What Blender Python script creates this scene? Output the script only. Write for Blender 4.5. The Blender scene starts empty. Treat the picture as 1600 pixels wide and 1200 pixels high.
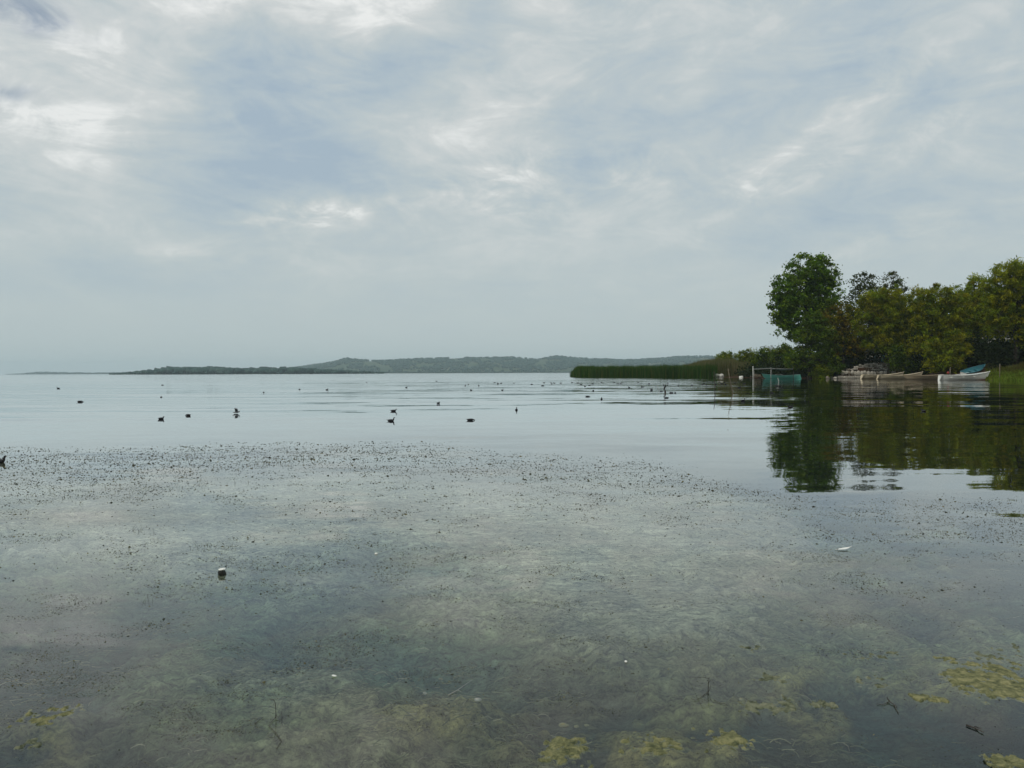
import bpy, math, random
import numpy as np
from mathutils import Matrix, Vector

random.seed(7)
RNG = np.random.default_rng(11)
scene = bpy.context.scene
C = scene.collection

# ------------------------------------------------------------------ camera
F = 1200.0                     # focal length in photo pixels (1600 wide)
H = 1.4                        # eye height over the water
TH = math.atan(18.0 / F)       # slight downward pitch
PH = 0.0036                    # slight roll
fwd = np.array([0, math.cos(TH), -math.sin(TH)])
r0 = np.array([1.0, 0, 0]); u0 = np.array([0, math.sin(TH), math.cos(TH)])
rgt = math.cos(PH) * r0 - math.sin(PH) * u0
upv = math.sin(PH) * r0 + math.cos(PH) * u0
cam_d = bpy.data.cameras.new('camera')
cam = bpy.data.objects.new('camera', cam_d); C.objects.link(cam)
cam_d.sensor_width = 36.0; cam_d.lens = 36.0 * F / 1600.0
cam_d.clip_start = 0.05; cam_d.clip_end = 60000
M = Matrix.Identity(4)
for i in range(3):
    M[i][0] = rgt[i]; M[i][1] = upv[i]; M[i][2] = -fwd[i]
M[2][3] = H
cam.matrix_world = M
scene.camera = cam

def ray(x, y):
    return fwd + (x - 800.0) / F * rgt + (600.0 - y) / F * upv
def gnd(x, y, z=0.0):
    """point of the level z seen at photo pixel x, y"""
    d = ray(x, y); t = (z - H) / d[2]
    return np.array([d[0] * t, d[1] * t, z])
def at(x, y, Y):
    """point at distance Y (world y) seen at photo pixel x, y"""
    d = ray(x, y); t = Y / d[1]
    return np.array([d[0] * t, Y, H + d[2] * t])

# ------------------------------------------------------------------ world
SUN_EL, SUN_AZ = math.radians(50), math.radians(220)   # azimuth clockwise from +Y
world = bpy.data.worlds.new('World'); scene.world = world
world.use_nodes = True
world.cycles.sampling_method = 'MANUAL'; world.cycles.sample_map_resolution = 256
wt = world.node_tree; wt.nodes.clear()

class NB:
    """tiny node builder"""
    def __init__(s, tree): s.t = tree
    def n(s, kind, **kw):
        nd = s.t.nodes.new(kind)
        for k, v in kw.items(): setattr(nd, k, v)
        return nd
    def link(s, a, b): s.t.links.new(a, b)
    def put(s, sock, v):
        if isinstance(v, bpy.types.NodeSocket): s.link(v, sock)
        elif v is not None: sock.default_value = v
    def m(s, op, a, b=None, c=None, clamp=False):
        nd = s.n('ShaderNodeMath', operation=op, use_clamp=clamp)
        for i, v in enumerate((a, b, c)):
            if v is not None: s.put(nd.inputs[i], v)
        return nd.outputs[0]
    def noise(s, vec, scale, detail=4, rough=.55, dist=0.0, dims='3D'):
        nd = s.n('ShaderNodeTexNoise', noise_dimensions=dims)
        if vec is not None: s.link(vec, nd.inputs['Vector'])
        nd.inputs['Scale'].default_value = scale; nd.inputs['Detail'].default_value = detail
        nd.inputs['Roughness'].default_value = rough; nd.inputs['Distortion'].default_value = dist
        return nd
    def mapping(s, vec, loc=(0, 0, 0), rot=(0, 0, 0), sc=(1, 1, 1)):
        nd = s.n('ShaderNodeMapping')
        s.link(vec, nd.inputs[0]); nd.inputs[1].default_value = loc
        nd.inputs[2].default_value = rot; nd.inputs[3].default_value = sc
        return nd.outputs[0]
    def mixc(s, f, a, b):
        nd = s.n('ShaderNodeMix', data_type='RGBA')
        s.put(nd.inputs[0], f); s.put(nd.inputs[6], a); s.put(nd.inputs[7], b)
        return nd.outputs[2]
    def ramp(s, f, stops):
        nd = s.n('ShaderNodeValToRGB'); s.link(f, nd.inputs[0])
        el = nd.color_ramp.elements
        while len(el) < len(stops): el.new(0.5)
        for e, (p, c) in zip(el, stops):
            e.position = p; e.color = (*c, 1) if len(c) == 3 else c
        return nd.outputs[0]

w = NB(wt)
tc = w.n('ShaderNodeTexCoord').outputs['Generated']
sep = w.n('ShaderNodeSeparateXYZ'); w.link(tc, sep.inputs[0])
dx, dy, dz = sep.outputs
dzp = w.m('MAXIMUM', dz, 0.0)
den = w.m('ADD', dzp, 0.075)
comb = w.n('ShaderNodeCombineXYZ')
w.link(w.m('DIVIDE', dx, den), comb.inputs[0]); w.link(w.m('DIVIDE', dy, den), comb.inputs[1])
plane = comb.outputs[0]                     # the cloud deck seen from below
az = w.m('ARCTAN2', dx, dy); el_ = w.m('ARCSINE', dzp)
wn = w.noise(tc, 5.0, 4, .55)
ws = w.n('ShaderNodeSeparateColor'); w.link(wn.outputs['Color'], ws.inputs[0])
azw = w.m('MULTIPLY_ADD', w.m('SUBTRACT', ws.outputs[0], .5), .16, az)
elw = w.m('MULTIPLY_ADD', w.m('SUBTRACT', ws.outputs[1], .5), .10, el_)
def blob(x, y, rx, ry, rot=0, amp=1.0):
    a0 = math.atan((x - 800) / F); e0 = math.atan((582 - y) / F * math.cos(a0))
    ca, sa = math.cos(math.radians(rot)), math.sin(math.radians(rot))
    p = w.m('SUBTRACT', azw, a0); q = w.m('SUBTRACT', elw, e0)
    pr = w.m('ADD', w.m('MULTIPLY', p, ca * F / rx), w.m('MULTIPLY', q, sa * F / rx))
    qr = w.m('ADD', w.m('MULTIPLY', p, -sa * F / ry), w.m('MULTIPLY', q, ca * F / ry))
    r2 = w.m('ADD', w.m('MULTIPLY', pr, pr), w.m('MULTIPLY', qr, qr))
    return w.m('MULTIPLY', w.m('EXPONENT', w.m('MULTIPLY', r2, -1.0)), amp)
n1 = w.noise(w.mapping(tc, (3.1, 1.7, .4), (0, .35, 0), (3.0, 3.0, 5.6)), 1.0, 10, .60, .7).outputs[0]      # broad broken cloud
n2 = w.noise(w.mapping(tc, (8.1, 4.7, 2), (0, .5, 0), (5.5, 5.5, 17)), 1.0, 10, .66, 1.2).outputs[0]            # slanting streaks
n3 = w.noise(w.mapping(tc, (1, 2, 3), (0, .2, 0), (12, 12, 26)), 1.0, 9, .66, .6).outputs[0]                   # small tufts
n4 = w.noise(plane, 1.1, 6, .6, .3).outputs[0]
big = None
for b in [(450, 175, 190, 120, 18, -.40), (620, 275, 150, 34, 0, -.24), (745, 55, 60, 95, -35, -.30), (1050, 205, 190, 45, 8, -.22),
          (1330, 330, 190, 46, 14, -.26), (380, 250, 190, 40, 0, -.10), (560, 20, 190, 50, 0, .62), (180, 70, 190, 110, 20, .30),
          (80, 200, 90, 80, 0, .22), (700, 190, 120, 66, 30, .30), (930, 90, 190, 46, 35, .22), (740, 370, 330, 46, 0, .14),
          (110, 345, 130, 26, 0, .18), (1500, 70, 200, 110, 20, -.28), (150, 420, 220, 30, 0, -.16)]:
    v = blob(*b); big = v if big is None else w.m('ADD', big, v)
wisp = None
for b in [(500, 335, 120, 15, 3, .75), (1300, 195, 190, 14, 30, .30), (1225, 285, 100, 14, 10, .32), (330, 385, 120, 16, 2, .35),
          (770, 300, 120, 34, 5, .40), (960, 265, 90, 22, 0, .42), (60, 185, 60, 18, 0, .45), (820, 330, 70, 14, 0, .4),
          (520, 110, 90, 40, 65, .28), (1460, 210, 90, 40, 30, .3), (1400, 380, 110, 20, 15, .35)]:
    v = blob(*b); wisp = v if wisp is None else w.m('ADD', wisp, v)
wispm = w.m('MULTIPLY', wisp, w.m('MULTIPLY', w.m('SUBTRACT', n3, .36), 3.6, clamp=True))
cl = w.m('ADD', .46, big)
cl = w.m('ADD', cl, wispm)
fade = w.m('MULTIPLY', w.m('SUBTRACT', el_, .02), 5.0, clamp=True)
fz = w.m('MULTIPLY', w.m('SUBTRACT', n1, .5), 1.25)
fz = w.m('MULTIPLY_ADD', w.m('SUBTRACT', n2, .5), 1.15, fz)
fz = w.m('MULTIPLY_ADD', w.m('SUBTRACT', n3, .5), .75, fz)
fz = w.m('MULTIPLY_ADD', w.m('SUBTRACT', n4, .5), .30, fz)
cl = w.m('MULTIPLY_ADD', fz, fade, cl, clamp=True)
ccol = w.ramp(cl, [(0.0, (.335, .422, .505)), (.25, (.405, .480, .528)), (.5, (.475, .530, .545)), (.75, (.58, .608, .605)), (1.0, (.78, .79, .775))])
hz = w.m('EXPONENT', w.m('MULTIPLY', el_, -8.0))
ccol = w.mixc(w.m('MULTIPLY', hz, .80), ccol, (.425, .505, .505, 1))
sky = w.n('ShaderNodeTexSky', sky_type='NISHITA', sun_disc=False)
sky.sun_elevation = SUN_EL; sky.sun_rotation = SUN_AZ
sky.air_density = 1.3; sky.dust_density = 3.0; sky.altitude = 10
bg1 = w.n('ShaderNodeBackground'); w.link(sky.outputs[0], bg1.inputs[0]); bg1.inputs[1].default_value = .10
bg2 = w.n('ShaderNodeBackground'); w.link(ccol, bg2.inputs[0]); bg2.inputs[1].default_value = 1.12
hole = w.m('ADD', blob(50, 8, 60, 20, 0, .75), blob(4, 142, 26, 12, 0, .6))
holen = w.m('MULTIPLY', hole, w.m('MULTIPLY', w.m('SUBTRACT', n3, .40), 5, clamp=True))
cover = w.m('SUBTRACT', .95, holen, clamp=True)
mxs = w.n('ShaderNodeMixShader'); w.link(cover, mxs.inputs[0])
w.link(bg1.outputs[0], mxs.inputs[1]); w.link(bg2.outputs[0], mxs.inputs[2])
wo = w.n('ShaderNodeOutputWorld'); w.link(mxs.outputs[0], wo.inputs[0])

sun_d = bpy.data.lights.new('sun', 'SUN'); sun = bpy.data.objects.new('sun', sun_d); C.objects.link(sun)
sun_d.energy = 1.4; sun_d.angle = math.radians(12); sun_d.color = (1.0, .95, .86)
sdir = Vector((math.sin(SUN_AZ) * math.cos(SUN_EL), math.cos(SUN_AZ) * math.cos(SUN_EL), math.sin(SUN_EL)))
sun.rotation_euler = sdir.to_track_quat('Z', 'Y').to_euler(); sun.location = (0, -20, 60)

vs = scene.view_settings
vs.view_transform = 'Standard'; vs.look = 'None'; vs.exposure = 0; vs.gamma = 1; vs.use_curve_mapping = False
cy = scene.cycles
cy.use_denoising = True; cy.max_bounces = 6; cy.diffuse_bounces = 2; cy.glossy_bounces = 3
cy.transmission_bounces = 4; cy.transparent_max_bounces = 12; cy.volume_bounces = 2
cy.caustics_reflective = False; cy.caustics_refractive = False; cy.sample_clamp_indirect = 4

# ------------------------------------------------------------------ helpers
def tag(o, label=None, cat=None, group=None, kind=None):
    if label: o['label'] = label
    if cat: o['category'] = cat
    if group: o['group'] = group
    if kind: o['kind'] = kind
    return o

def empty(name, loc=(0, 0, 0), rz=0.0):
    o = bpy.data.objects.new(name, None); C.objects.link(o)
    o.empty_display_size = .3
    o.location = [float(v) for v in loc]; o.rotation_euler = (0, 0, rz)
    return o

def mesh(name, V, Fc, mat=None, parent=None, smooth=False, col=None):
    """V (n,3) array; Fc: array (m,k) or list of such arrays / lists; col (n,3) per-vertex own colour"""
    V = np.asarray(V, dtype=np.float32)
    me = bpy.data.meshes.new(name)
    if isinstance(Fc, np.ndarray): blocks = [Fc]
    elif len(Fc) and isinstance(Fc[0], np.ndarray) and Fc[0].ndim == 2: blocks = Fc
    else:
        by = {}
        for f in Fc: by.setdefault(len(f), []).append(f)
        blocks = [np.array(v) for v in by.values()]
    loops = np.concatenate([b.ravel() for b in blocks]).astype(np.int32)
    tot = np.concatenate([np.full(len(b), b.shape[1]) for b in blocks]).astype(np.int32)
    st = np.concatenate([[0], np.cumsum(tot)[:-1]]).astype(np.int32)
    me.vertices.add(len(V)); me.vertices.foreach_set('co', V.ravel())
    me.loops.add(len(loops)); me.loops.foreach_set('vertex_index', loops)
    me.polygons.add(len(tot)); me.polygons.foreach_set('loop_start', st); me.polygons.foreach_set('loop_total', tot)
    if smooth: me.polygons.foreach_set('use_smooth', np.ones(len(tot), dtype=bool))
    if col is not None:
        a = me.color_attributes.new('col', 'FLOAT_COLOR', 'POINT')
        cc = np.ones((len(V), 4), dtype=np.float32); cc[:, :3] = col
        a.data.foreach_set('color', cc.ravel())
    me.update(calc_edges=True); me.validate()
    if mat: me.materials.append(mat)
    o = bpy.data.objects.new(name, me); C.objects.link(o)
    if parent is not None: o.parent = parent
    return o

TAB = RNG.random((256, 256))
def vnoise(x, y):
    xi = np.floor(x).astype(int); yi = np.floor(y).astype(int)
    fx = x - xi; fy = y - yi
    fx = fx * fx * (3 - 2 * fx); fy = fy * fy * (3 - 2 * fy)
    a = TAB[xi % 256, yi % 256]; b = TAB[(xi + 1) % 256, yi % 256]
    c = TAB[xi % 256, (yi + 1) % 256]; d = TAB[(xi + 1) % 256, (yi + 1) % 256]
    return (a * (1 - fx) + b * fx) * (1 - fy) + (c * (1 - fx) + d * fx) * fy
def fbm(x, y, o=4, g=.5):
    x = np.asarray(x, float); y = np.asarray(y, float)
    s = 0; a = 1; t = 0
    for k in range(o):
        s = s + a * vnoise(x * 2 ** k + 17.3 * k, y * 2 ** k + 9.1 * k); t += a; a *= g
    return s / t
def sst(a, b, x):
    t = np.clip((x - a) / (b - a), 0, 1); return t * t * (3 - 2 * t)
def grid_faces(nr, nc):
    i = np.arange(nr - 1)[:, None] * nc + np.arange(nc - 1)[None, :]
    i = i.ravel()
    return np.stack([i, i + 1, i + nc + 1, i + nc], 1)

def mat_new(name):
    m = bpy.data.materials.new(name); m.use_nodes = True
    m.node_tree.nodes.clear(); return m, NB(m.node_tree)
def finish(nb, sh, disp=None, vol=None):
    o = nb.n('ShaderNodeOutputMaterial')
    if sh is not None: nb.link(sh, o.inputs[0])
    if vol is not None: nb.link(vol, o.inputs[1])
def pri(nb, col, rough=.7, bump=None, spec=.3, metal=0.0):
    p = nb.n('ShaderNodeBsdfPrincipled')
    nb.put(p.inputs['Base Color'], col); nb.put(p.inputs['Roughness'], rough)
    p.inputs['Specular IOR Level'].default_value = spec; p.inputs['Metallic'].default_value = metal
    if bump is not None:
        b = nb.n('ShaderNodeBump'); b.inputs['Strength'].default_value = bump[1]; b.inputs['Distance'].default_value = bump[2]
        nb.link(bump[0], b.inputs['Height']); nb.link(b.outputs[0], p.inputs['Normal'])
    return p.outputs[0]
def mottled(name, c1, c2, scale=3.0, rough=.75, bump=.4, bd=.02, c3=None, spec=.3):
    m, nb = mat_new(name)
    v = nb.n('ShaderNodeTexCoord').outputs['Object']
    n = nb.noise(v, scale, 8, .62).outputs[0]
    st = [(.34, c1), (.66, c2)] if c3 is None else [(.3, c1), (.5, c2), (.68, c3)]
    col = nb.ramp(n, st)
    fine = nb.noise(v, scale * 7, 5, .6).outputs[0]
    finish(nb, pri(nb, col, rough, (fine, bump, bd), spec)); return m

def leaf_mat(name, transl=.35):
    m, nb = mat_new(name)
    a = nb.n('ShaderNodeVertexColor', layer_name='col').outputs[0]
    d = nb.n('ShaderNodeBsdfPrincipled'); nb.link(a, d.inputs['Base Color'])
    d.inputs['Roughness'].default_value = .6; d.inputs['Specular IOR Level'].default_value = .04
    t = nb.n('ShaderNodeBsdfTranslucent'); nb.link(a, t.inputs[0])
    x = nb.n('ShaderNodeMixShader'); x.inputs[0].default_value = transl
    nb.link(d.outputs[0], x.inputs[1]); nb.link(t.outputs[0], x.inputs[2])
    finish(nb, x.outputs[0]); return m

M_LEAF = leaf_mat('leaf')
M_REED = leaf_mat('reed_blade', .25)
M_BARK = mottled('bark', (.025, .02, .015), (.065, .055, .04), 6, .9, .8, .03)
M_SOIL = None

# ------------------------------------------------------------------ water
m, nb = mat_new('lake_water')
P = nb.n('ShaderNodeNewGeometry').outputs['Position']
def slopes(vec, scale, sc, rot, det=2, off=0):
    v = nb.mapping(vec, (off, off * .7, 0), (0, 0, rot), sc)
    n = nb.noise(v, scale, det, .5)
    s = nb.n('ShaderNodeVectorMath', operation='SUBTRACT'); nb.link(n.outputs['Color'], s.inputs[0]); s.inputs[1].default_value = (.5, .5, .5)
    return s.outputs[0]
def vscale(v, f):
    s = nb.n('ShaderNodeVectorMath', operation='SCALE'); nb.link(v, s.inputs[0]); nb.put(s.inputs['Scale'], f); return s.outputs[0]
def vadd(a, b):
    s = nb.n('ShaderNodeVectorMath', operation='ADD'); nb.link(a, s.inputs[0]); nb.link(b, s.inputs[1]); return s.outputs[0]
lane = nb.noise(nb.mapping(P, (0, 0, 0), (0, 0, .06), (.012, .11, 1)), 1.0, 4, .55).outputs[0]
lane = nb.m('MULTIPLY', nb.m('SUBTRACT', lane, .42), 5.0, clamp=True)
gust = nb.noise(nb.mapping(P, (5, 2, 0), (0, 0, .25), (.05, .10, 1)), 1.0, 2, .5).outputs[0]
gust = nb.m('MULTIPLY', nb.m('SUBTRACT', gust, .36), 4.0, clamp=True)
sp_ = nb.n('ShaderNodeSeparateXYZ'); nb.link(P, sp_.inputs[0])
# the bank shelters the bay on the right; the open lake is rippled by the wind
opn = nb.m('MULTIPLY', nb.m('MULTIPLY', nb.m('SUBTRACT', sp_.outputs[1], 45), 1 / 130, clamp=True),
           nb.m('MULTIPLY', nb.m('SUBTRACT', nb.m('MULTIPLY', sp_.outputs[1], .345), sp_.outputs[0]), 1 / 14, clamp=True))
s1 = vscale(slopes(P, 1.0, (.55, 1.5, 1), .12), nb.m('MULTIPLY_ADD', gust, .050, .018))   # long low ripples
s2 = vscale(slopes(P, 1.0, (2.2, 6.0, 1), -.08, 2, 4), nb.m('ADD', nb.m('MULTIPLY_ADD', lane, .022, .006), nb.m('MULTIPLY', opn, .11)))
s3 = vscale(slopes(P, 1.0, (9, 20, 1), .2, 2, 9), nb.m('MULTIPLY_ADD', lane, .012, .003))
s0 = vscale(slopes(P, 1.0, (.10, .55, 1), .16, 2, 2), nb.m('MULTIPLY_ADD', gust, .095, .022))
sl = vadd(vadd(s1, s2), vadd(s3, s0))
cw = nb.n('ShaderNodeCombineXYZ'); nb.link(nb.m('MULTIPLY', opn, -.022), cw.inputs[1]); sl = vadd(sl, cw.outputs[0])
mul = nb.n('ShaderNodeVectorMath', operation='MULTIPLY'); nb.link(sl, mul.inputs[0]); mul.inputs[1].default_value = (.6, 1.0, 0)
ad = nb.n('ShaderNodeVectorMath', operation='ADD'); nb.link(mul.outputs[0], ad.inputs[0]); ad.inputs[1].default_value = (0, 0, 1)
nm = nb.n('ShaderNodeVectorMath', operation='NORMALIZE'); nb.link(ad.outputs[0], nm.inputs[0]); N = nm.outputs[0]
fr = nb.n('ShaderNodeFresnel'); fr.inputs[0].default_value = 1.34; nb.link(N, fr.inputs[1])
gl = nb.n('ShaderNodeBsdfGlossy'); gl.inputs['Color'].default_value = (.97, .98, .98, 1); gl.inputs['Roughness'].default_value = .02
nb.link(N, gl.inputs['Normal'])
tr = nb.n('ShaderNodeBsdfTransparent'); tr.inputs[0].default_value = (.90, .96, .93, 1)
df = nb.n('ShaderNodeBsdfDiffuse'); df.inputs[0].default_value = (.055, .075, .060, 1)
mk = nb.n('ShaderNodeMixShader'); mk.inputs[0].default_value = .04
nb.link(tr.outputs[0], mk.inputs[1]); nb.link(df.outputs[0], mk.inputs[2])
R0 = fr.outputs[0]; R1 = nb.m('MULTIPLY_ADD', nb.m('MULTIPLY', nb.m('MULTIPLY', R0, R0), nb.m('SUBTRACT', 1.0, R0)), 1.9, R0)
mx = nb.n('ShaderNodeMixShader'); nb.link(R1, mx.inputs[0]); nb.link(mk.outputs[0], mx.inputs[1]); nb.link(gl.outputs[0], mx.inputs[2])
finish(nb, mx.outputs[0])
M_WATER = m
xs = np.array([-8000, -2000, -300, 0, 300, 2000, 8000.]); ys = np.array([-200, -20, 0, 60, 300, 2000, 8000.])
XX, YY = np.meshgrid(xs, ys)
o = mesh('water', np.stack([XX.ravel(), YY.ravel(), 0 * XX.ravel()], 1), grid_faces(7, 7), M_WATER)
tag(o, 'calm grey lake reflecting the clouds and the wooded bank', 'lake', kind='structure')

# ------------------------------------------------------------------ lake bed
def gauss(px, py, x, y, rx, ry): return np.exp(-((px - x) / rx) ** 2 - ((py - y) / ry) ** 2)
EDGE = np.array([(-600, 712), (0, 706), (300, 702), (600, 696), (800, 708), (1000, 722), (1150, 752), (1300, 778), (1600, 786), (2200, 800)], float)
nr, nc = 460, 420
rr = np.exp(np.linspace(math.log(1.0), math.log(70), nr)); aa = np.tan(np.linspace(-.86, .86, nc))
RR, AA = np.meshgrid(rr, aa, indexing='ij')
BX = RR * AA; BY = RR
PXX = 800 + F * BX / BY; PYY = 582 - PH * (PXX - 800) + F * (H + .22) / BY      # where that spot of the water lies in the photo
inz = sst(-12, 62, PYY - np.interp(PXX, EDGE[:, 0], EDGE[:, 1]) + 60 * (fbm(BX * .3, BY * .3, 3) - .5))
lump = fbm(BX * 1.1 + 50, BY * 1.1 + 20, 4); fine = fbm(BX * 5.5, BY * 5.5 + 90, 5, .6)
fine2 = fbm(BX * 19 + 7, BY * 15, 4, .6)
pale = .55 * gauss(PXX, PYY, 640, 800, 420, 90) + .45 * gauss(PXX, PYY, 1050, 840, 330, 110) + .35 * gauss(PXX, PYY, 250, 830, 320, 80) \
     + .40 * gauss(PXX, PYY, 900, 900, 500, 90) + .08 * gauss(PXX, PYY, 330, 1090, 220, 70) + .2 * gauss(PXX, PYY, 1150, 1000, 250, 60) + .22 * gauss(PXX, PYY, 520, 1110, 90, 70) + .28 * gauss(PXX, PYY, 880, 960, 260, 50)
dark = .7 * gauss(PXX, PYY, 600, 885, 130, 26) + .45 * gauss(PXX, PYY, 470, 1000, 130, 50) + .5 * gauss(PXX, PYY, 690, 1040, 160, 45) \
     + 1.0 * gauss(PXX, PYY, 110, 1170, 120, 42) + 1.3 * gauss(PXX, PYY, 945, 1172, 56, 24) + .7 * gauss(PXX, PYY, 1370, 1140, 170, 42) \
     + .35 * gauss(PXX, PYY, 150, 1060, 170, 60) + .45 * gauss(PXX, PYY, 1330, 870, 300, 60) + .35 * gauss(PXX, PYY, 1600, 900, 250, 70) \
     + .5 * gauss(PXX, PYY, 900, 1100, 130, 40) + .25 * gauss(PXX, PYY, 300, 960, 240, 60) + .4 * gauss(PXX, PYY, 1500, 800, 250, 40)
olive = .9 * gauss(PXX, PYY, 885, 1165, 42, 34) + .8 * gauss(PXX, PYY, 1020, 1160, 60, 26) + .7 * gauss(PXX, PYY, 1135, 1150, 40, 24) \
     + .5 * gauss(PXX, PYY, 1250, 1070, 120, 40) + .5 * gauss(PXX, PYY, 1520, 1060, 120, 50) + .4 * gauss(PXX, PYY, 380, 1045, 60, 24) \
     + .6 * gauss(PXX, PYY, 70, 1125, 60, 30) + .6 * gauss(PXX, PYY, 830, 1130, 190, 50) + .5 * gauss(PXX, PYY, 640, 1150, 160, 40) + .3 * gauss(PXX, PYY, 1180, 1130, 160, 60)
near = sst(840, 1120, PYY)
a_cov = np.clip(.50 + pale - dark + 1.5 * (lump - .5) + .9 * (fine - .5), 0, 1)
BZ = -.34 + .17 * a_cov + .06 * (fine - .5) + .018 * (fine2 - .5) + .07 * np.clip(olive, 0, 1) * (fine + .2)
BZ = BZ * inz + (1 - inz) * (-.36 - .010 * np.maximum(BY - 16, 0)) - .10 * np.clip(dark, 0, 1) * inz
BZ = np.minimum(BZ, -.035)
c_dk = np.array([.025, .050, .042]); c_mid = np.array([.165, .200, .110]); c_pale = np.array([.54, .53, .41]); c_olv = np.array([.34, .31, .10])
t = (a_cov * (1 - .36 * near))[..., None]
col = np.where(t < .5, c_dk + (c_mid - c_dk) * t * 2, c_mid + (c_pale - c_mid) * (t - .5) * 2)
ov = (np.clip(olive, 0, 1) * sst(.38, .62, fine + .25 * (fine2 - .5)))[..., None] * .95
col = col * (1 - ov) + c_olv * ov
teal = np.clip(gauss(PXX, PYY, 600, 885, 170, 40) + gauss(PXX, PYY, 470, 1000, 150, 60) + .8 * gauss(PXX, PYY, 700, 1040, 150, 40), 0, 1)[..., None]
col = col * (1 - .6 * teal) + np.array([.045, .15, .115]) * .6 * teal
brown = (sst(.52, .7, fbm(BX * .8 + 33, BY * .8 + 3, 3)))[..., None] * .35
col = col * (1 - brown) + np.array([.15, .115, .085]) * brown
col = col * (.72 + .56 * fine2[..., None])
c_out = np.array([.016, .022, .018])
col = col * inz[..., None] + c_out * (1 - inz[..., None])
m, nb = mat_new('lake_bed')
vc = nb.n('ShaderNodeVertexColor', layer_name='col').outputs[0]
P = nb.n('ShaderNodeNewGeometry').outputs['Position']
wsp = nb.noise(nb.mapping(P, (0, 0, 0), (0, 0, .3), (7, 16, 10)), 1.0, 9, .68, 1.3).outputs[0]
wsp2 = nb.noise(P, 45.0, 6, .65, .8).outputs[0]
k = nb.m('ADD', nb.m('MULTIPLY_ADD', wsp, 4.4, -1.25), nb.m('MULTIPLY_ADD', wsp2, 2.6, -1.3))
k = nb.m('MAXIMUM', k, .18)
vm = nb.n('ShaderNodeVectorMath', operation='SCALE'); nb.link(vc, vm.inputs[0]); nb.link(k, vm.inputs['Scale'])
finish(nb, pri(nb, vm.outputs[0], .95, (wsp, .9, .05), .1))
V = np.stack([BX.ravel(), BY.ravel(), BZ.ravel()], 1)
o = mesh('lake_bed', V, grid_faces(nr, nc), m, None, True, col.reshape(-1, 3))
tag(o, 'shallow bed under clear water covered in fluffy algae', 'lake bed', kind='structure')
m, nb = mat_new('deep_mud'); finish(nb, pri(nb, (.016, .022, .018, 1), .95, None, .1))
o = mesh('deep_bed', [(-8200, -250, -3.2), (8200, -250, -3.2), (8200, 8200, -3.2), (-8200, 8200, -3.2)], np.array([[0, 1, 2, 3]]), m)
tag(o, 'dark mud bed of the deeper lake', 'lake bed', kind='structure')

# ------------------------------------------------------------------ wooded bank terrain
SHORE_PX = [(2300, 640), (1900, 612), (1720, 601), (1600, 595.4), (1552, 594.3), (1500, 593.6), (1470, 592.9), (1400, 591.7), (1320, 591.3), (1255, 591.2), (1175, 590.8), (1118, 589.8)]
SH = [tuple(gnd(x, y)[:2]) for x, y in SHORE_PX]
SH = SH + [(SH[-1][0] + 1.5, SH[-1][1] + 16), (SH[-1][0] + 9, SH[-1][1] + 70), (SH[-1][0] + 5, SH[-1][1] + 250)]
SH = np.array(SH)
POLY = np.vstack([SH, [(600, SH[-1][1]), (600, SH[0][1])]])
def seg_dist(X, Y, pts):
    d = np.full(X.shape, 1e9)
    for (ax, ay), (bx, by) in zip(pts[:-1], pts[1:]):
        vx, vy = bx - ax, by - ay; L = vx * vx + vy * vy
        t = np.clip(((X - ax) * vx + (Y - ay) * vy) / L, 0, 1)
        d = np.minimum(d, np.hypot(X - ax - t * vx, Y - ay - t * vy))
    return d
def inside(X, Y, poly):
    r = np.zeros(X.shape, bool); n = len(poly)
    for i in range(n):
        x1, y1 = poly[i]; x2, y2 = poly[(i + 1) % n]
        c = ((y1 > Y) != (y2 > Y)) & (X < (x2 - x1) * (Y - y1) / (y2 - y1 + 1e-12) + x1)
        r ^= c
    return r
def land_z(X, Y):
    X = np.atleast_1d(np.asarray(X, float)); Y = np.atleast_1d(np.asarray(Y, float))
    d = seg_dist(X, Y, SH); ins = inside(X, Y, POLY)
    hi = np.interp(d, [0, 1, 3, 6, 9, 13, 18, 30, 60, 150], [0, .08, .22, .85, 1.65, 2.45, 3.1, 5.0, 7.5, 9.5])
    lo = np.interp(d, [0, .5, 3, 12, 40, 150], [0, .12, .3, .7, 1.6, 3])
    f = sst(.33, .44, X / Y)
    z = hi * f + lo * (1 - f)
    z = z + (fbm(X * .35, Y * .35, 4) - .5) * np.minimum(d * .14, .8)
    return np.where(ins, z, -np.minimum(d * .22, 2.6) - .02)
gx = np.arange(22, 270, 1.0); gy = np.arange(48, 420, 1.25)
X, Y = np.meshgrid(gx, gy)
Z = land_z(X.ravel(), Y.ravel())
m, nb = mat_new('bank_soil')
v = nb.n('ShaderNodeTexCoord').outputs['Object']
n = nb.noise(v, .35, 7, .65).outputs[0]; n2 = nb.noise(v, 3.0, 6, .65).outputs[0]
c = nb.ramp(n, [(.35, (.028, .018, .010)), (.52, (.060, .026, .013)), (.66, (.034, .034, .012))])
c = nb.mixc(nb.m('MULTIPLY', n2, .35), c, (.075, .05, .03, 1))
finish(nb, pri(nb, c, .95, (n2, .8, .1), .1)); M_SOIL = m
o = mesh('bank_ground', np.stack([X.ravel(), Y.ravel(), Z], 1), grid_faces(len(gy), len(gx)), M_SOIL, None, True)
tag(o, 'earth bank with fallen leaves rising from the lake', 'bank', kind='structure')

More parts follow.
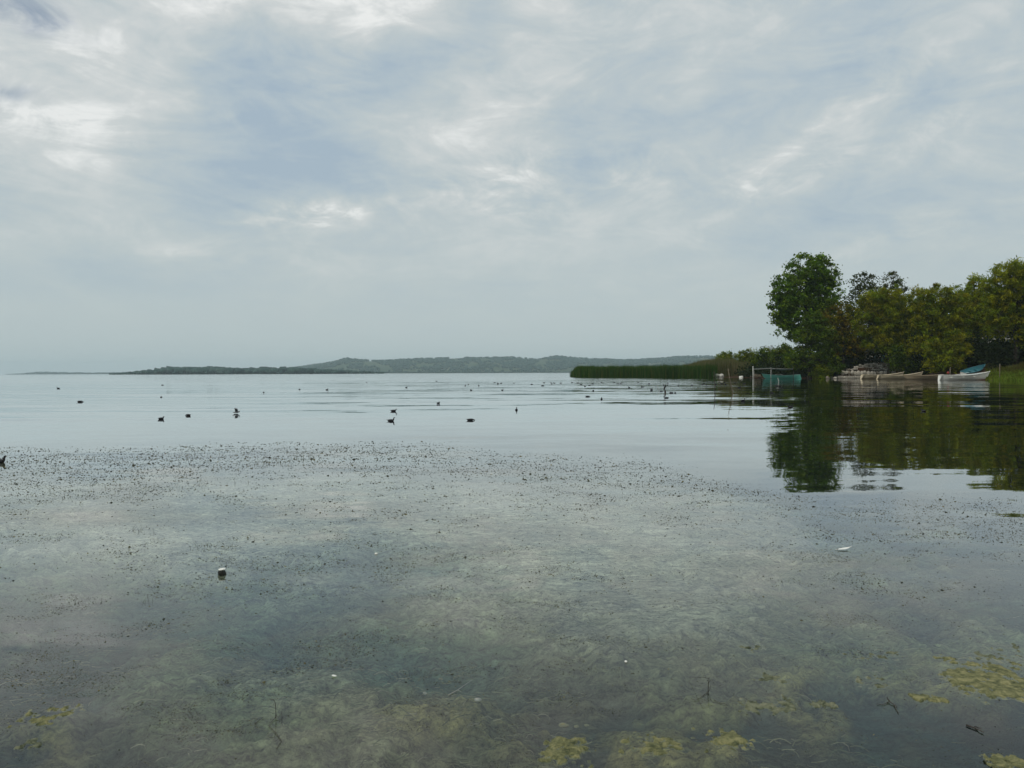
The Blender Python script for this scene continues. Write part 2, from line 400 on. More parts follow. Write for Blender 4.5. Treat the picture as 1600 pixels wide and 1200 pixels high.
# ------------------------------------------------------------------ trees
def tube(pts, rad, ns=7):
    pts = np.asarray(pts, float); V = []; Fc = []
    for i, p in enumerate(pts):
        d = pts[min(i + 1, len(pts) - 1)] - pts[max(i - 1, 0)]; d = d / (np.linalg.norm(d) + 1e-9)
        a = np.cross(d, [0.31, .95, 0.02]); a /= np.linalg.norm(a) + 1e-9; b = np.cross(d, a)
        for k in range(ns):
            t = 2 * math.pi * k / ns
            V.append(p + rad[i] * (math.cos(t) * a + math.sin(t) * b))
    for i in range(len(pts) - 1):
        for k in range(ns):
            Fc.append([i * ns + k, i * ns + (k + 1) % ns, (i + 1) * ns + (k + 1) % ns, (i + 1) * ns + k])
    Fc.append(list(range(ns))[::-1]); Fc.append([(len(pts) - 1) * ns + k for k in range(ns)])
    return V, Fc
class MB:
    def __init__(s): s.V = []; s.F = []
    def add(s, VF):
        n = len(s.V); s.V += [tuple(v) for v in VF[0]]; s.F += [[i + n for i in f] for f in VF[1]]; return s
    def build(s, name, mat, parent=None, smooth=False):
        return mesh(name, np.array(s.V), s.F, mat, parent, smooth)
def bez(a, b, sag, n=5, j=.0):
    a = np.asarray(a, float); b = np.asarray(b, float); out = []
    for i in range(n):
        t = i / (n - 1); p = a * (1 - t) + b * t; p = p + np.array([0, 0, sag]) * 4 * t * (1 - t)
        if 0 < i < n - 1: p = p + np.array([random.uniform(-j, j) for _ in range(3)])
        out.append(p)
    return out

def leaf_quads(cen, length, width, droop, rng, flat=.5):
    """one folded diamond leaf spray per centre"""
    n = len(cen)
    th = rng.uniform(0, 2 * np.pi, n); ph = rng.normal(0, .6, n)
    ax = np.stack([np.cos(th) * np.cos(ph), np.sin(th) * np.cos(ph), np.sin(ph) - droop], 1)
    ax /= np.linalg.norm(ax, axis=1)[:, None]
    nn = rng.normal(0, 1, (n, 3)); nn[:, 2] += flat * 2
    sd = np.cross(ax, nn); sd /= np.linalg.norm(sd, axis=1)[:, None] + 1e-9
    up = np.cross(sd, ax)
    L = length * rng.uniform(.65, 1.35, n)[:, None]; W = width * rng.uniform(.65, 1.35, n)[:, None]
    base = cen - ax * L * .5; tip = cen + ax * L * .5
    mid = cen - ax * L * .05
    l = mid + sd * W * .5 + up * W * .18; r = mid - sd * W * .5 + up * W * .18
    V = np.stack([base, l, tip, r], 1).reshape(-1, 3)
    return V, np.arange(4 * n).reshape(n, 4)

def crown_points(lobes, cl_r, per, rng, dens=1.0):
    """lobes: (centre, radii) -> leaf centres grouped in sprays, plus the spray centres"""
    cs, pts, gid = [], [], []
    for c, R in lobes:
        area = 4 * math.pi * ((R[0] * R[1] + R[1] * R[2] + R[0] * R[2]) / 3)
        n = max(6, int(area / (cl_r * cl_r * 2.2) * dens))
        d = rng.normal(0, 1, (n, 3)); d /= np.linalg.norm(d, axis=1)[:, None]
        rad = np.where(rng.random(n) < .75, rng.uniform(.72, 1.04, n), rng.uniform(.25, .75, n)); rad = np.where(rng.random(n) < .08, rng.uniform(1.02, 1.2, n), rad)
        p = np.asarray(c) + d * rad[:, None] * np.asarray(R)
        cs.append(p)
    cs = np.concatenate(cs)
    for k, c in enumerate(cs):
        m_ = rng.poisson(per); s = cl_r * rng.choice([.45, .7, 1.0, 1.35])
        q = rng.normal(0, .5, (m_, 3)) * s; q[:, 2] *= .75
        pts.append(c + q); gid.append(np.full(m_, k))
    return cs, np.concatenate(pts), np.concatenate(gid)

PAL = {
    'poplar': dict(c=[(0.118, 0.207, 0.013), (0.157, 0.230, 0.018), (0.084, 0.162, 0.011)], L=.44, W=.36, droop=.2, per=32, cl=.80),
    'willow': dict(c=[(0.218, 0.241, 0.011), (0.263, 0.252, 0.013), (0.146, 0.196, 0.011)], L=.70, W=.15, droop=.7, per=52, cl=.80),
    'olive': dict(c=[(0.168, 0.157, 0.011), (0.190, 0.146, 0.013), (0.095, 0.123, 0.011)], L=.42, W=.26, droop=.5, per=36, cl=.75),
    'dark': dict(c=[(0.056, 0.076, 0.011), (0.073, 0.076, 0.013), (0.050, 0.072, 0.011)], L=.40, W=.28, droop=.2, per=22, cl=.7),
    'green': dict(c=[(0.095, 0.146, 0.011), (0.129, 0.168, 0.013), (0.073, 0.129, 0.011)], L=.42, W=.22, droop=.3, per=36, cl=.7),
    'bush': dict(c=[(0.168, 0.224, 0.016), (0.213, 0.241, 0.020), (0.123, 0.179, 0.013)], L=.45, W=.15, droop=-.1, per=38, cl=.6),
    'paleshrub': dict(c=[(0.179, 0.157, 0.112), (0.146, 0.134, 0.101), (0.202, 0.179, 0.134)], L=.35, W=.06, droop=-.3, per=16, cl=.6),
}
def tree(name, label, kind, base_px, Y, lobes_px, trunk_r=.25, cat='tree', dens=1.0, group=None, depth=.85, lean=(0, 0), nlimb=24):
    rng = np.random.default_rng(abs(hash((round(base_px * 3), round(Y * 7)))) % 99991)
    pal = PAL[kind]
    bx = at(base_px, 580, Y)[0]
    bz = float(land_z(bx, Y)[0])
    root = empty(name, (bx, Y, bz)); O = np.array([bx, Y, bz])
    s = Y / F
    lobes = []
    for L in lobes_px:
        x, y, rx, ry = L[:4]; off = L[4] if len(L) > 4 else 0
        c = at(x, y, Y + off)
        lobes.append((c - O, (rx * s, depth * s * (rx + ry) / 2, ry * s)))
    cs, pts, gid = crown_points(lobes, pal['cl'], pal['per'], rng, dens)
    keep = pts[:, 2] + bz > land_z(pts[:, 0] + bx, pts[:, 1] + Y) - .02
    keep &= (pts[:, 2] + bz > .05)
    pts, gid = pts[keep], gid[keep]
    V, Fq = leaf_quads(pts, pal['L'], pal['W'], pal['droop'], rng)
    base = np.array(pal['c']); cc = base[rng.integers(0, len(base), len(cs))] * rng.uniform(.55, 1.35, (len(cs), 1))
    colr = cc[gid] * rng.uniform(.75, 1.25, (len(gid), 1))
    mesh('crown', V, Fq, M_LEAF, root, False, np.repeat(colr, 4, 0))
    mb = MB()
    top = max(lobes, key=lambda l: l[0][2]); tops = top[0]
    n = 7; tp = []
    for i in range(n):
        t = i / (n - 1)
        tp.append(np.array([tops[0] * t ** 1.5 + rng.normal(0, .12) * (i > 0), tops[1] * t ** 1.5, -.3 + (tops[2] + .3) * t]))
    mb.add(tube(tp, [trunk_r * (1.25 - 1.1 * i / (n - 1)) for i in range(n)]))
    for c, R in lobes:
        a = tp[min(n - 2, max(1, int(n * .25 + n * .4 * max(0, c[2] - R[2]) / max(tops[2], 1))))]
        mb.add(tube(bez(a, c, .4, 6, .15), [trunk_r * .55 * (1 - .13 * i) for i in range(6)], 6))
    order = rng.permutation(len(cs))[:nlimb]
    for k in order:
        c = cs[k]; j = min(range(len(lobes)), key=lambda i: np.linalg.norm(lobes[i][0] - c))
        a = lobes[j][0] - np.array([0, 0, lobes[j][1][2] * .5])
        mb.add(tube(bez(a, c, .2, 4, .15), [trunk_r * .28, trunk_r * .2, trunk_r * .14, trunk_r * .06], 5))
    mb.build('trunk', M_BARK, root, True)
    tag(root, label, cat, group)
    return root

tree('poplar_tree', 'tall bright green poplar rising highest above the wooded bank', 'poplar', 1283, 158,
     [(1258, 425, 30, 27), (1285, 430, 22, 30), (1240, 455, 34, 30), (1283, 460, 28, 32), (1225, 478, 22, 26), (1255, 490, 34, 26), (1290, 485, 22, 26), (1222, 505, 15, 16), (1245, 517, 18, 14), (1268, 520, 22, 20)],
     .45, dens=1.2, nlimb=40)
tree('willow_tree', 'dark green willow standing under the tall poplar by the water', 'green', 1262, 150,
     [(1272, 505, 18, 17), (1258, 530, 16, 20), (1285, 530, 20, 24), (1262, 556, 22, 20), (1242, 562, 14, 16), (1290, 560, 20, 22), (1300, 578, 18, 10)], .25)
tree('broadleaf_tree', 'rust tinged olive tree between the tall poplar and the willows', 'olive', 1318, 152,
     [(1316, 490, 26, 18), (1302, 512, 22, 20), (1330, 512, 22, 22), (1312, 536, 26, 20), (1338, 545, 18, 20)], .28)
tree('broadleaf_tree', 'thin dark tree with lacy twin top showing above the willows', 'dark', 1362, 176,
     [(1350, 442, 24, 16), (1335, 452, 13, 9), (1370, 452, 15, 14), (1396, 438, 15, 14), (1404, 450, 14, 12), (1380, 478, 36, 22), (1340, 478, 26, 20)], .3, dens=.62)
tree('willow_tree', 'rounded olive willow leaning over the stone retaining wall', 'willow', 1388, 145,
     [(1366, 478, 24, 24), (1392, 470, 28, 20), (1358, 505, 22, 22), (1390, 505, 30, 28), (1408, 500, 16, 30), (1372, 530, 26, 18), (1400, 545, 16, 28)], .3, dens=1.1)
tree('willow_tree', 'broad olive willow rising behind the weathered low boat', 'willow', 1462, 140,
     [(1440, 470, 17, 22), (1468, 470, 26, 24), (1495, 474, 20, 26), (1450, 500, 22, 24), (1485, 505, 26, 24), (1440, 530, 14, 22), (1465, 530, 22, 20), (1500, 530, 14, 22)], .3, dens=1.1)
tree('broadleaf_tree', 'shaded dark tree filling the gap behind the two olive willows', 'green', 1428, 162,
     [(1425, 480, 20, 20), (1412, 505, 26, 26), (1440, 510, 28, 28), (1470, 495, 26, 22), (1495, 510, 26, 26), (1515, 490, 16, 18), (1460, 535, 40, 18), (1420, 535, 26, 18)], .28)
tree('broadleaf_tree', 'shaded dark tree filling the gap behind the biggest willow', 'green', 1560, 160,
     [(1550, 470, 24, 24), (1580, 475, 30, 26), (1545, 500, 26, 24), (1590, 500, 34, 24), (1630, 490, 34, 34)], .28)
tree('willow_tree', 'low bushy willow right behind the white rowing boat', 'willow', 1482, 134.5,
     [(1462, 545, 18, 16), (1485, 535, 20, 16), (1500, 548, 17, 14), (1478, 558, 22, 14), (1465, 572, 20, 10), (1490, 570, 18, 8)], .2, dens=1.2)
tree('willow_tree', 'narrow willow squeezed beside the biggest willow on the bank', 'willow', 1530, 143,
     [(1527, 455, 18, 22), (1520, 478, 18, 24), (1540, 490, 20, 26), (1525, 510, 18, 20)], .25, dens=1.1)
tree('willow_tree', 'biggest willow with a high rounded crown above the pale house', 'willow', 1588, 124,
     [(1578, 430, 28, 20), (1610, 432, 30, 26), (1560, 455, 22, 22), (1592, 465, 32, 28), (1630, 465, 34, 40), (1558, 490, 22, 20), (1590, 500, 24, 18), (1625, 515, 30, 30), (1560, 512, 16, 14), (1600, 528, 20, 16)], .38, dens=1.1)
tree('willow_tree', 'willow with a drooping side growing past the grassy bank', 'willow', 1690, 112,
     [(1660, 440, 40, 34), (1710, 450, 46, 44), (1670, 500, 40, 40), (1720, 520, 44, 40)], .38)
for x, y, rx, ry, Y, lab, kd in [
        (1135, 559, 16, 9, 205, 'pale green bush at the landward end of the reed bed', 'bush'),
        (1168, 560, 17, 12, 190, 'grey green bush beside the yellow topped reeds', 'bush'),
        (1196, 562, 22, 17, 178, 'dark bush behind the green awning', 'green'),
        (1226, 558, 20, 18, 172, 'dark bush between the awning and the tall poplar', 'green'),
        (1205, 549, 11, 9, 188, 'pale twiggy shrub poking out above the dark bushes', 'paleshrub'),
        (1248, 572, 18, 14, 162, 'dark bush at the stern of the green boat', 'green'),
        (1283, 581, 17, 10, 149, 'light green round bush overhanging the water by the stones', 'bush'),
        (1403, 556, 12, 18, 142.5, 'dark green bush hanging over the right end of the stone wall', 'green'),
        (1425, 572, 14, 10, 143, 'low shaded bush behind the beached beige boats', 'green')]:
    tree('bush', lab, kd, x, Y, [(x - rx * .4, y, rx * .6, ry), (x + rx * .4, y + ry * .15, rx * .6, ry * .9), (x, y - ry * .2, rx * .55, ry * .85), (x + rx * .1, y + ry * .7, rx * .9, ry * .6)],
         .07, 'bush', 1.25, nlimb=10)

# undergrowth filling the wood behind the front trees; canopy shade put into its leaf colours
rng = np.random.default_rng(5)
pts, cc = [], []
for k in range(1500):
    if k < 830:
        px_ = rng.uniform(1290, 1760); Y0 = rng.uniform(152, 205)
        if px_ > 1430: Y0 = rng.uniform(139, 185)
        hgt = rng.uniform(2.5, 8.0)
    elif k < 1180:
        px_ = rng.uniform(1512, 1770); Y0 = rng.uniform(116, 142); hgt = rng.uniform(2.0, 5.0)
        if px_ < 1560: Y0 = rng.uniform(135, 145)
        elif Y0 < 123: Y0 += 8
    else:
        px_ = rng.uniform(1165, 1330); Y0 = rng.uniform(154, 178); hgt = rng.uniform(1.2, 3.2)
    if 1540 < px_ < 1612 and 141 < Y0 < 158: continue
    bx = at(px_, 580, Y0)[0]; z0 = float(land_z(bx, Y0)[0])
    if z0 < .12: continue
    q = rng.normal(0, 1, (60, 3)) * np.array([1.15, 1.15, hgt * .34]) + np.array([bx, Y0, z0 + hgt * .5])
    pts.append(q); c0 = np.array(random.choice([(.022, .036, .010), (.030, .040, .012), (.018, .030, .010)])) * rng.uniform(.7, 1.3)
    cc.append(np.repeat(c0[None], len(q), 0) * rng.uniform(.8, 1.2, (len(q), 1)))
pts = np.concatenate(pts); cc = np.concatenate(cc)
ok = pts[:, 2] > land_z(pts[:, 0], pts[:, 1]); pts, cc = pts[ok], cc[ok]
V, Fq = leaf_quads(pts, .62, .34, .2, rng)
tag(mesh('undergrowth', V, Fq, M_LEAF, None, False, np.repeat(cc, 4, 0)), 'leafy undergrowth coloured dark for the shade under the bank trees', 'undergrowth', kind='stuff')

# ------------------------------------------------------------------ reeds, bank grass
def blades(base, hgt, width, lean, rng, cols):
    n = len(base); th = rng.uniform(0, 2 * np.pi, n); ld = np.stack([np.cos(th), np.sin(th), 0 * th], 1) * (lean * rng.uniform(.1, 1, n))[:, None] * hgt[:, None]
    sa = rng.uniform(0, np.pi, n); sd = np.stack([np.cos(sa), np.sin(sa) * .6, 0 * sa], 1) * width[:, None] * .5
    up = np.array([0, 0, 1.0]) * hgt[:, None]
    m1 = base + up * .55 + ld * .3; tip = base + up + ld
    V = np.stack([base - sd * .8, base + sd * .8, m1 + sd, m1 - sd, tip], 1).reshape(-1, 3)
    i = np.arange(n) * 5
    return V, [np.stack([i, i + 1, i + 2, i + 3], 1), np.stack([i + 3, i + 2, i + 4], 1)], np.repeat(cols, 5, 0)
rng = np.random.default_rng(21)
FRONT = np.array([gnd(x, y)[:2] for x, y in [(894, 588.6), (905, 589.2), (930, 589.6), (980, 589.8), (1040, 590.0), (1100, 590.1), (1118, 590.0)]])
tt = np.concatenate([[0], np.cumsum(np.hypot(*np.diff(FRONT, axis=0).T))])
n = 26000
u = rng.uniform(0, tt[-1], n); dp = rng.uniform(0, 1, n) ** 1.6 * 15
taper = np.clip((u + .5) / 7, .15, 1)
dp = dp * np.clip((u + 2) / 12, .2, 1)
bx = np.interp(u, tt, FRONT[:, 0]); by = np.interp(u, tt, FRONT[:, 1])
wob = (fbm(u * .22, u * 0, 3) - .5) * 2.2
base = np.stack([bx + .25 * dp + rng.normal(0, .3, n), by + dp + wob, np.full(n, -.15)], 1)
hgt = (3.0 * (.45 + .55 * np.clip(u / 16, 0, 1) ** .7) + .95 * (fbm(u * .35 + 4, dp * .3, 3) - .5) + rng.normal(0, .26, n) + .35 * (rng.random(n) < .06)).clip(1.0)
gr = np.array([[.032, .082, .010], [.045, .095, .012], [.070, .095, .016], [.024, .066, .008]])
cols = gr[rng.integers(0, 4, n)] * rng.uniform(.75, 1.3, (n, 1))
V, Fq, cv = blades(base, hgt, rng.uniform(.05, .15, n), .10, rng, cols)
tag(mesh('reed_bed', V, Fq, M_REED, None, False, cv), 'dense dark green reed bed standing in the lake', 'reeds', kind='stuff')
n = 14000
px_ = rng.uniform(1068, 1172, n); Yb = rng.uniform(196, 232, n) - (px_ - 1068) * .16
P3 = np.stack([(px_ - 800) / F * Yb, Yb, np.zeros(n)], 1); P3[:, 2] = np.maximum(land_z(P3[:, 0], P3[:, 1]), -.2)
hgt = (3.3 + 1.0 * sst(1068, 1100, px_) + .9 * (fbm(px_ * .08, Yb * .2, 3) - .5) + rng.normal(0, .3, n)) * (1 - .22 * (P3[:, 2] > .3))
cl_ = np.array([[.13, .125, .045], [.105, .110, .036], [.085, .100, .030], [.15, .13, .06]])
V, Fq, cv = blades(P3, hgt, rng.uniform(.06, .16, n), .14, rng, cl_[rng.integers(0, 4, n)] * rng.uniform(.75, 1.25, (n, 1)))
tag(mesh('reed_bed', V, Fq, M_REED, None, False, cv), 'yellowish tall reeds growing on the low shore behind the green reed bed', 'reeds', kind='stuff')
n = 90000
px_ = rng.uniform(1540, 1790, n); by = rng.uniform(80, 134, n); bx = (px_ - 800) / F * by
dsh = seg_dist(bx, by, SH); ins = inside(bx, by, POLY)
keep = ((ins & (dsh < 15)) | (~ins & (dsh < .35))) & ((px_ > 1552) | (rng.random(n) < .3))
bx, by, dpt = bx[keep], by[keep], dsh[keep]; n = len(bx)
bz = land_z(bx, by)
P3 = np.stack([bx, by, np.maximum(bz, -.03)], 1)
hgt = rng.uniform(.18, .5, n) + .4 * sst(4, 9, dpt) * fbm(bx * .5, by * .5, 3)
g1 = np.array([[.16, .25, .022], [.13, .22, .020], [.19, .24, .030]]); g2 = np.array([[.17, .15, .05], [.14, .13, .04], [.11, .13, .03]])
fd = sst(5.5, 9.5, dpt + rng.normal(0, .6, n))[:, None]; ii = rng.integers(0, 3, n)
pt = sst(.42, .62, fbm(bx * .9, by * .5, 4))[:, None]
cols = (g1[ii] * (1 - fd) + g2[ii] * fd) * (1 - .45 * pt) * rng.uniform(.5, 1.15, (n, 1)) + np.array([.05, .03, .0]) * pt * .5
V, Fq, cv = blades(P3, hgt, rng.uniform(.06, .14, n), .5, rng, cols)
tag(mesh('bank_grass', V, Fq, M_LEAF, None, False, cv), 'green waterside plants and dry grass on the bank', 'grass', kind='stuff')

# ------------------------------------------------------------------ far hills and woods
t5 = (1 + 5 ** .5) / 2
ICO_V = np.array([(-1, t5, 0), (1, t5, 0), (-1, -t5, 0), (1, -t5, 0), (0, -1, t5), (0, 1, t5), (0, -1, -t5), (0, 1, -t5), (t5, 0, -1), (t5, 0, 1), (-t5, 0, -1), (-t5, 0, 1)]) / math.hypot(1, t5)
ICO_F = np.array([(0, 11, 5), (0, 5, 1), (0, 1, 7), (0, 7, 10), (0, 10, 11), (1, 5, 9), (5, 11, 4), (11, 10, 2), (10, 7, 6), (7, 1, 8), (3, 9, 4), (3, 4, 2), (3, 2, 6), (3, 6, 8), (3, 8, 9), (4, 9, 5), (2, 4, 11), (6, 2, 10), (8, 6, 7), (9, 8, 1)])
def crowns(P, R, Hs, rng, cols):
    n = len(P)
    V = ICO_V[None] * rng.uniform(.7, 1.3, (n, 12, 1)); a = rng.uniform(0, 6.28, n); ca, sa = np.cos(a)[:, None], np.sin(a)[:, None]
    V = np.stack([V[..., 0] * ca - V[..., 1] * sa, V[..., 0] * sa + V[..., 1] * ca, V[..., 2]], -1)
    V = V * np.stack([R, R, Hs * .5], 1)[:, None, :] + (P + np.stack([0 * R, 0 * R, Hs * .45], 1))[:, None, :]
    Fc = (ICO_F[None] + (np.arange(n) * 12)[:, None, None]).reshape(-1, 3)
    return V.reshape(-1, 3), Fc, np.repeat(cols, 12, 0)
def hill_mat(name, c1, c2, c3, s):
    m, nb = mat_new(name); v = nb.n('ShaderNodeTexCoord').outputs['Object']
    n = nb.noise(nb.mapping(v, sc=(1, .5, 1)), s, 6, .6).outputs[0]
    finish(nb, pri(nb, nb.ramp(n, [(.40, c1), (.60, c2), (.69, c3)]), .95, None, .1)); return m
M_HILL = hill_mat('hill_ground', (.045, .075, .042), (.065, .090, .050), (.22, .22, .17), .006)
M_WOOD = leaf_mat('far_foliage', .15)
def hill(name, label, prof, Y0, Y1, mat, ntree, treeH, seed, wood_label, rough=1.0, bare=.0, var=(.55, 1.15), wide=(.4, .75)):
    rng = np.random.default_rng(seed)
    prof = np.array(prof, float)
    hx = prof[:, 0]; ha = (582 - PH * (hx - 800) - prof[:, 1]) / F            # angular height over the eye level
    ys = np.linspace(0, 1, 26); xs_ = np.linspace(hx[0], hx[-1], 300)
    U, Vv = np.meshgrid(xs_, ys)
    def zed(px, v):
        Yc = Y0 + (Y1 - Y0) * .62
        top = np.maximum(np.interp(px, hx, ha), 0) * Yc - treeH * .75 * (ntree > 0)
        prf = np.interp(v, [0, .05, .25, .62, 1.0], [0, .07, .42, 1.0, .72])
        und = 1 + rough * .28 * (fbm(px * .02 + seed, v * 4, 4) - .5) * np.minimum(v * 4, 1) * (np.abs(v - .62) > .02)
        return np.maximum(top, .6) * prf * und - 1.5 * (v <= .001) - 40 * (v >= .999)
    YY = Y0 + (Y1 - Y0) * Vv
    shore = 1 + .02 * (fbm(U * .03 + seed * 3, U * 0, 3) - .5) * (1 - Vv)
    YY = YY * shore
    XX = (U - 800) / F * YY; ZZ = zed(U, Vv)
    o = mesh(name, np.stack([XX.ravel(), YY.ravel(), ZZ.ravel()], 1), grid_faces(26, 300), mat, None, True)
    tag(o, label, 'hill', kind='structure')
    if ntree:
        px = rng.uniform(hx[0], hx[-1], ntree); v = rng.random(ntree) ** .8 * .72 + .01
        mask = fbm(px * .045 + seed, v * 9, 4) > bare
        px, v = px[mask], v[mask]
        Yt = Y0 + (Y1 - Y0) * v; P3 = np.stack([(px - 800) / F * Yt, Yt, zed(px, v)], 1)
        edge = np.interp(px, hx, ha) * Y0
        Hs = treeH * rng.uniform(*var, len(px)) * np.clip(edge / (treeH * 1.2) + .2, .25, 1)
        g = np.array([[.034, .075, .060], [.042, .085, .068], [.050, .090, .072], [.028, .066, .056]])  # bluer and paler than real leaves: part of the haze is in this colour
        Vc, Fc, cv = crowns(P3, Hs * rng.uniform(*wide, len(px)), Hs, rng, g[rng.integers(0, 4, len(px))] * rng.uniform(.92, 1.1, (len(px), 1)))
        tag(mesh('far_wood', Vc, Fc, M_WOOD, None, False, cv), wood_label, 'woodland', kind='stuff')
hill('far_hills', 'hazy blue green wooded hills across the lake', [(430, 577), (455, 573), (480, 570), (510, 566), (530, 561.5), (542, 559.5), (560, 560.5), (600, 562), (640, 559.5), (680, 558), (740, 557), (800, 556.5), (840, 559), (870, 554.5), (900, 557.5), (960, 561), (1000, 560), (1060, 556), (1100, 555), (1130, 556), (1250, 553), (1500, 556), (1900, 560)],
     3000, 4600, M_HILL, 15000, 11, 3, 'mass of trees covering the far hills', 1.0, .40)
hill('far_shore', 'low dark shore strip at the foot of the far hills', [(380, 582), (480, 580.5), (600, 580), (760, 580), (900, 580), (1100, 579), (1300, 578)], 2500, 2900, M_HILL, 2600, 4.5, 8, 'line of low trees along the far shore', .5)
hill('headland', 'low headland reaching out into the lake', [(172, 584), (190, 583), (213, 580.5), (240, 577.5), (262, 575), (300, 575.5), (330, 575), (370, 576), (410, 575.5), (440, 575), (480, 576), (540, 579), (600, 582)], 1450, 1750, M_HILL, 1100, 11, 5, 'bushy dark green trees along the headland', .6, 0, (.3, 1.35), (.5, 1.0))
hill('far_island', 'faint far off spit with trees left of the headland', [(10, 584.2), (35, 583.2), (60, 580.5), (85, 581), (110, 581.5), (150, 582), (185, 581.5), (215, 581), (240, 582.5)], 4600, 5200, M_HILL, 1000, 9, 9, 'pale line of trees on the far off spit', .5)

# ------------------------------------------------------------------ boats
def paint(name, c, rough=.45, wear=(.25, .22, .17)):
    m, nb = mat_new(name); v = nb.n('ShaderNodeTexCoord').outputs['Object']
    n = nb.noise(nb.mapping(v, sc=(.6, 1, 2)), 3.2, 8, .65).outputs[0]
    s = nb.m('MULTIPLY', nb.m('SUBTRACT', n, .50), 3.2, clamp=True)
    finish(nb, pri(nb, nb.mixc(nb.m('MULTIPLY', s, .7), (*c, 1), (*wear, 1)), rough, (n, .15, .02), .35)); return m
P_WHITE = paint('white_paint', (.80, .79, .72), .45, (.45, .42, .34)); P_BEIGE = paint('beige_paint', (.56, .47, .32), .6, (.32, .25, .16))
P_TAN = paint('weathered_tan_paint', (.32, .25, .16), .7, (.12, .09, .06)); P_GREEN = paint('sea_green_paint', (.13, .50, .40), .45, (.22, .42, .35)); P_MINT = paint('pale_mint_paint', (.30, .58, .50), .45, (.3, .42, .38))
P_TEAL = paint('teal_paint', (.05, .20, .24), .5, (.18, .22, .22)); P_BLUE = paint('pale_blue_paint', (.20, .36, .44), .5, (.3, .32, .3))
P_WOOD = mottled('grey_wood', (.12, .095, .065), (.26, .21, .15), 4, .8, .5, .01); P_GREY = paint('dull_grey_paint', (.40, .40, .37), .6)
P_DARK = mottled('dark_wood', (.03, .025, .02), (.07, .055, .04), 5, .8, .4, .01)
P_RED = paint('faded_red_paint', (.30, .05, .035), .5, (.16, .05, .04))

def hull_sections(L, B, D, inset=0.0, bow=1.0, stern=.62, bowrise=.55):
    ns, nu = 22, 9; G = np.zeros((ns, 2 * nu - 1, 3))
    for i in range(ns):
        t = i / (ns - 1)
        hb = B / 2 * (stern + (1 - stern) * math.sin(min(t / .45, 1) * math.pi / 2)) * (1 - max(0, (t - .42) / .58) ** 2.3)
        hb = max(hb - inset, .012)
        top = D * (1 + .22 * (1 - t) ** 3 + bowrise * max(0, (t - .35) / .65) ** 2.2) - (inset > 0) * .004
        keel = D * (.05 * (1 - t) + .22 * max(0, (t - .72) / .28) ** 2.0) + inset * 1.2
        for k in range(nu):
            u = k / (nu - 1)
            y = hb * (u ** .55) * (.80 + .20 * u); z = keel + (top - keel) * u ** 1.7
            x = -L / 2 + L * t + (bow * .10 * L * max(0, (t - .6) / .4) ** 2 * (u - .6)) - .05 * L * (1 - u) * (t < .02)
            G[i, nu - 1 + k] = (x - inset * (t > .9) + inset * (t < .05), y, z); G[i, nu - 1 - k] = (x - inset * (t > .9) + inset * (t < .05), -y, z)
    return G
def boat(name, label, loc, yaw, L, B, D, out, inn, rim, pitch=0.0, roll=0.0, stern=.62, bowrise=.55, benches=3, group=None, cat='boat', prow=None):
    root = empty(name, loc); root.rotation_euler = (roll, pitch, yaw)
    G = hull_sections(L, B, D, 0, 1, stern, bowrise); ns, nc_ = G.shape[:2]
    Fo = grid_faces(ns, nc_).tolist() + [list(range(nc_))]
    mesh('hull', G.reshape(-1, 3), Fo, out, root, True)
    I = hull_sections(L, B, D, .045, 1, stern, bowrise)
    mesh('interior', I.reshape(-1, 3), [f[::-1] for f in grid_faces(ns, nc_).tolist()] + [list(range(nc_))[::-1]], inn, root, True)
    mb = MB()
    for e in (0, nc_ - 1):
        pts_ = G[:, e].copy(); pts_[:, 2] += .015; mb.add(tube(pts_, [.045] * ns, 6))
    a, b = G[0, 0].copy(), G[0, -1].copy(); a[2] += .015; b[2] += .015
    mb.add(tube([a, b], [.045, .045], 6))
    mb.build('gunwale', rim, root, True)
    for q in range(benches):
        i = int(4 + q * 5); y = abs(G[i, -1][1]) * .93; z = D * .68; x = G[i, nc_ // 2][0]
        V, Fc = box((x, 0, z), (.26, 2 * y, .05)); mesh('thwart', V, Fc, rim, root)
    V, Fc = tube([G[-1, nc_ // 2] + np.array([.01, 0, 0]), G[-1, -1] * np.array([1, 0, 1]) + np.array([.02, 0, .10])], [.05, .06], 6)
    mesh('stem_post', V, Fc, prow or rim, root)
    tag(root, label, cat, group); return root
def box(c, s):
    c = np.array(c, float); h = np.array(s, float) / 2
    V = [c + h * np.array(k) for k in [(-1, -1, -1), (1, -1, -1), (1, 1, -1), (-1, 1, -1), (-1, -1, 1), (1, -1, 1), (1, 1, 1), (-1, 1, 1)]]
    return V, [[0, 3, 2, 1], [4, 5, 6, 7], [0, 1, 5, 4], [1, 2, 6, 5], [2, 3, 7, 6], [3, 0, 4, 7]]

g = gnd(1512, 594.0)
whiteb = boat('rowing_boat', 'white rowing boat with pale blue inside beached beside the grass', (g[0], g[1] + .9, -.10), math.radians(-2), 7.1, 1.8, .80, P_WHITE, P_BLUE, P_WHITE, pitch=math.radians(-1.8))
